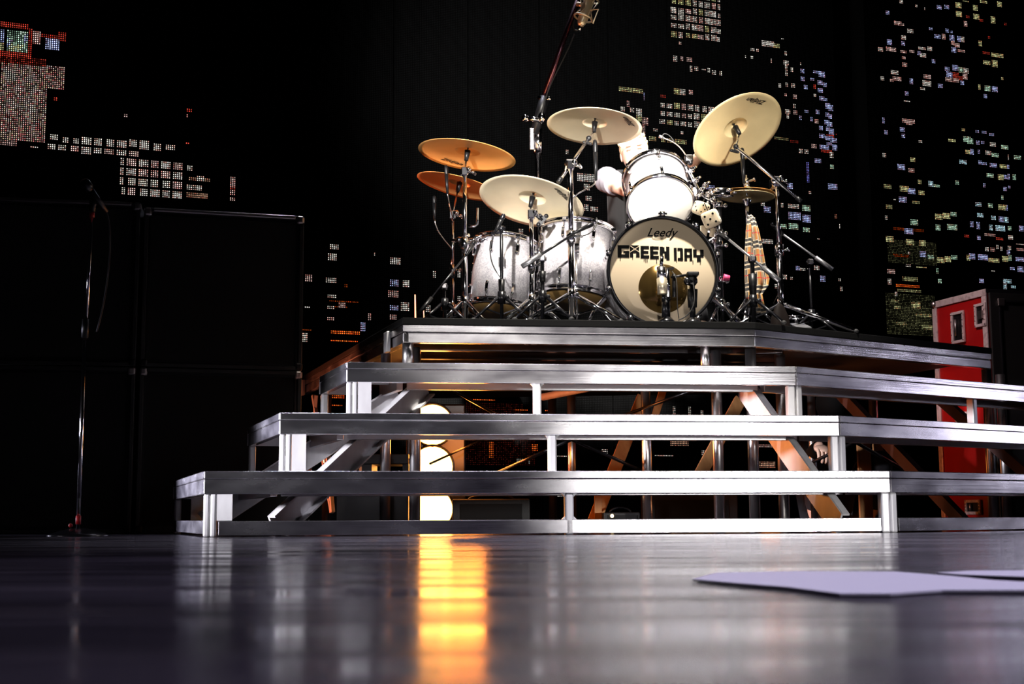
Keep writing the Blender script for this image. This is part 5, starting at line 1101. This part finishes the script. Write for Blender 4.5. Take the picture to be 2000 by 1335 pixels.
shR = at(1188, 352, 7.80); shL = at(1290, 350, 7.90); elR = at(1228, 372, 7.55); wrR = at(1292, 392, 7.42); elL = at(1318, 350, 7.72); wrL = at(1374, 298, 7.45)
dr = thing('drummer', 'fair-haired drummer in a dark tee seated behind the rack tom', 'person', (pel.x, pel.y, 1.0))
hip = [pel + V((-.10, -.02, -.02)), pel + V((.10, -.02, -.02))]; kn = [V((pel.x - .2, 7.62, 1.57)), V((pel.x + .24, 7.62, 1.57))]; an = [V((pel.x - .16, 7.50, 1.10)), V((pel.x + .30, 7.45, 1.10))]
body = [[(tuple(pel), (.15, .12)), (tuple((pel + chest) / 2), (.15, .11)), (tuple(chest), (.16, .11)), (tuple(nb), (.062, .06)), (tuple(hc_ + V((0, .03, -.07))), (.055, .055))],
        [(tuple(chest), (.16, .11)), (tuple(shR + V((.045, 0, -.01))), .068), (tuple(shR), .062), (tuple((shR + elR) / 2), .054), (tuple(elR), .044), (tuple((elR + wrR) / 2), .040), (tuple(wrR), .028)],
        [(tuple(chest), (.16, .11)), (tuple(shL + V((-.045, 0, -.01))), .068), (tuple(shL), .062), (tuple((shL + elL) / 2), .052), (tuple(elL), .043), (tuple((elL + wrL) / 2), .039), (tuple(wrL), .028)]]
for k in (0, 1): body.append([(tuple(pel), (.15, .12)), (tuple(hip[k]), .095), (tuple((hip[k] + kn[k]) / 2), .08), (tuple(kn[k]), .06), (tuple((kn[k] + an[k]) / 2 + V((0, .02, 0))), .055), (tuple(an[k]), .038), (tuple(an[k] + V((0, -.14, -.055))), .034)])
ms_ = [skin_mesh(body)]
hb_ = MB()
for wr, fd, nv, sd in ((wrR, wrR - elR, V((0, 0, 1)), 1), (wrL, wrL - elL, V((0, -.6, .8)), -1)):
    ch, pm = hand_chains(wr, fd, nv, 1.0, .85, sd)
    for c_ in ch: ms_.append(skin_mesh([c_], 1))
    hb_.add(pm.v, pm.f, True)
Rh = Matrix.Rotation(-.10, 3, 'Z') @ Matrix.Rotation(-.12, 3, 'Y') @ Matrix.Rotation(.06, 3, 'X')
hm = head_mb(hc_, Rh)
mb = join(ms_); mb.add(hb_.v, hb_.f, True); mb.add(hm.v, hm.f, True); part(dr, 'body', mb, SKIN)
m = MB(); m.ball(hc_ + Rh @ V((0, -.082, -.070)), .02, (1.0, .25, .42), 12, Rh); part(dr, 'mouth', m, LIP)
m = MB()
for s in (-1, 1): m.ball(hc_ + Rh @ V((s * .031, -.094, .006)), .012, (1.2, .3, .22), 10, Rh); m.ball(hc_ + Rh @ V((s * .032, -.097, .026)), .016, (1.2, .25, .2), 10, Rh)
part(dr, 'closed_eyes', m, mat('lashes', (.16, .08, .05), 0, .7))
m = MB(); m.ball(hc_ + Rh @ V((0, .018, .035)), .10, (.86, 1.0, 1.0), 20, Rh)
m.v = [v for v in m.v]
for i in range(90):
    a = random.uniform(0, 2 * PI); e = random.uniform(.15, 1.5); q = V((math.cos(a) * math.cos(e) * .08, math.sin(a) * math.cos(e) * .092 + .018, math.sin(e) * .095 + .038))
    if q.y < -.03 and q.z < .075: continue
    d = (q - V((0, .02, .02))).normalized() + V((random.uniform(-.3, .3), random.uniform(-.3, .3), .3)); p0 = hc_ + Rh @ q; p1 = hc_ + Rh @ (q + d.normalized() * random.uniform(.012, .026)); m.tube(p0, p1, .015, .003, n=6)
# keep the face free of hair
part(dr, 'hair', m, HAIR)
def sleeve_mb(a, b, r0, r1, n=20):
    m = MB(); ps = [V(a).lerp(V(b), i / 6) for i in range(7)]; m.path(ps, [r0 + (r1 - r0) * i / 6 + .003 * math.sin(i * 2.1) for i in range(7)], n); return m
tee = skin_mesh([[(tuple(pel + V((0, .01, -.11))), (.175, .15)), (tuple(pel + V((0, 0, .02))), (.178, .148)), (tuple((pel + chest) / 2), (.175, .138)), (tuple(chest), (.172, .122)), (tuple(nb + V((0, .01, -.03))), (.085, .078))],
                 [(tuple(chest), (.172, .122)), (tuple(shR + V((.045, 0, -.005))), .080), (tuple(shR.lerp(elR, .08)), .074)], [(tuple(chest), (.172, .122)), (tuple(shL + V((-.045, 0, -.005))), .080), (tuple(shL.lerp(elL, .08)), .074)]])
part(dr, 'tee_shirt', join([tee]), TEE)
for a, b in ((shR, elR), (shL, elL)): part(dr, 'sleeve', sleeve_mb(a.lerp(b, -.12), a.lerp(b, .36), .076, .068), SLEEVE)
tr = []
for k in (0, 1): tr.append([(tuple(pel + V((0, 0, -.02))), (.165, .135)), (tuple(hip[k]), .105), (tuple((hip[k] + kn[k]) / 2), .09), (tuple(kn[k]), .07), (tuple((kn[k] + an[k]) / 2 + V((0, .02, 0))), .064), (tuple(an[k] + V((0, 0, .02))), .05)])
part(dr, 'trousers', join([skin_mesh(tr)]), DENIM)
for k in (0, 1): m = MB(); m.ball(an[k] + V((0, -.07, -.055)), .05, (.85, 2.4, .85), 14); part(dr, 'shoe', m, BLACK)
m = MB(); c = wrL + (wrL - elL).normalized() * .085 + V((0, -.02, -.01)); m.tube(c - V((.10, .03, .06)), c + V((.20, .0, .20)), .007, .005, n=8); m.ball(c + V((.20, 0, .20)), .007, n=8); solo('drumstick', 'wooden drumstick raised behind the high right crash', 'drumstick', m, STICK, c)
th = thing('drum_throne', 'round black drum throne under the drummer', 'stool', (pel.x, pel.y + .02, 1.0))
m = MB(); m.lathe([(.001, .47), (.15, .47), (.165, .455), (.165, .41), (.15, .40), (.001, .40)], n=32); part(th, 'seat', m, BLACK, local=True)
m = MB(); m.tube((0, 0, .1), (0, 0, .41), .015); part(th, 'post', m, CHROME, local=True)
for k in range(3): t = math.radians(90 + 120 * k); m = MB(); m.tube((0, 0, .25), (math.cos(t) * .24, math.sin(t) * .24, .012), .009); part(th, 'leg', m, CHROME, local=True)

# stagehand crouching behind the stairs: one fist on the brace rod shows
hwr = at(1607, 866, 7.28)
sh_ = thing('stagehand', 'crouching stagehand in black whose fist grips the brace rod', 'person', (hwr.x + .25, 8.1, 0))
pl = V((hwr.x + .25, 8.15, .22)); cs_ = pl + V((-.03, -.12, .27)); hd = cs_ + V((0, -.06, .235)); s1 = cs_ + V((-.16, -.02, .06)); s2 = cs_ + V((.16, 0, .06)); e1 = V((hwr.x + .02, 7.62, .40)); wr = V((hwr.x, 7.34, hwr.z - .006))
e2 = s2 + V((.10, .06, -.22)); w2 = e2 + V((.06, -.20, -.05))
bd = [[(tuple(pl), (.15, .13)), (tuple((pl + cs_) / 2), (.14, .11)), (tuple(cs_), (.15, .11)), (tuple(cs_ + V((0, -.02, .12))), .06), (tuple(hd - V((0, -.02, .06))), .055)], [(tuple(cs_), (.15, .11)), (tuple(s1), .065), (tuple((s1 + e1) / 2), .05), (tuple(e1), .042), (tuple((e1 + wr) / 2), .038), (tuple(wr), .030)], [(tuple(cs_), (.15, .11)), (tuple(s2), .065), (tuple(e2), .045), (tuple(w2), .03)]]
for s in (-1, 1): bd.append([(tuple(pl), (.15, .13)), (tuple(pl + V((s * .1, -.04, -.02))), .09), (tuple(pl + V((s * .2, -.40, .20))), .06), (tuple(pl + V((s * .18, -.30, -.14))), .045), (tuple(pl + V((s * .18, -.42, -.18))), .035)])
ch, pm = hand_chains(wr, (0, -.72, -.30), (0, -.35, .94), 1.02, .75, 1); ms_ = [skin_mesh(bd)] + [skin_mesh([c_], 1) for c_ in ch]; ch2, pm2 = hand_chains(w2, w2 - e2, (0, -.2, 1), 1.0, .5, -1); ms_ += [skin_mesh([c_], 1) for c_ in ch2]; mb = join(ms_); mb.add(pm.v, pm.f, True); mb.add(pm2.v, pm2.f, True)
hm = head_mb(hd, Matrix.Rotation(2.7, 3, 'Z')); mb.add(hm.v, hm.f, True); part(sh_, 'body', mb, SKIN)
jk = skin_mesh([[(tuple(pl), (.165, .145)), (tuple((pl + cs_) / 2), (.155, .125)), (tuple(cs_), (.165, .125)), (tuple(cs_ + V((0, -.02, .10))), .075)], [(tuple(cs_), (.165, .125)), (tuple(s1), .078), (tuple((s1 + e1) / 2), .062), (tuple(e1), .053), (tuple((e1 + wr) / 2), .05), (tuple(wr.lerp(e1, .12)), .042)], [(tuple(cs_), (.165, .125)), (tuple(s2), .078), (tuple(e2), .056), (tuple(w2.lerp(e2, .1)), .042)]])
part(sh_, 'jacket', join([jk]), JACKET)
tr = [[(tuple(pl), (.165, .145)), (tuple(pl + V((s * .1, -.04, -.02))), .10), (tuple(pl + V((s * .2, -.40, .20))), .07), (tuple(pl + V((s * .18, -.30, -.14))), .055)] for s in (-1, 1)]
part(sh_, 'trousers', join([skin_mesh(tr)]), DENIM)
m = MB(); m.ball(hd + V((0, -.022, .0)), .112, (.9, .98, 1.12), 18); part(sh_, 'hood', m, JACKET)
for s in (-1, 1): m = MB(); m.ball(pl + V((s * .18, -.40, -.175)), .048, (.85, 2.2, .85), 14); part(sh_, 'shoe', m, BLACK)
bpy.context.view_layer.update()
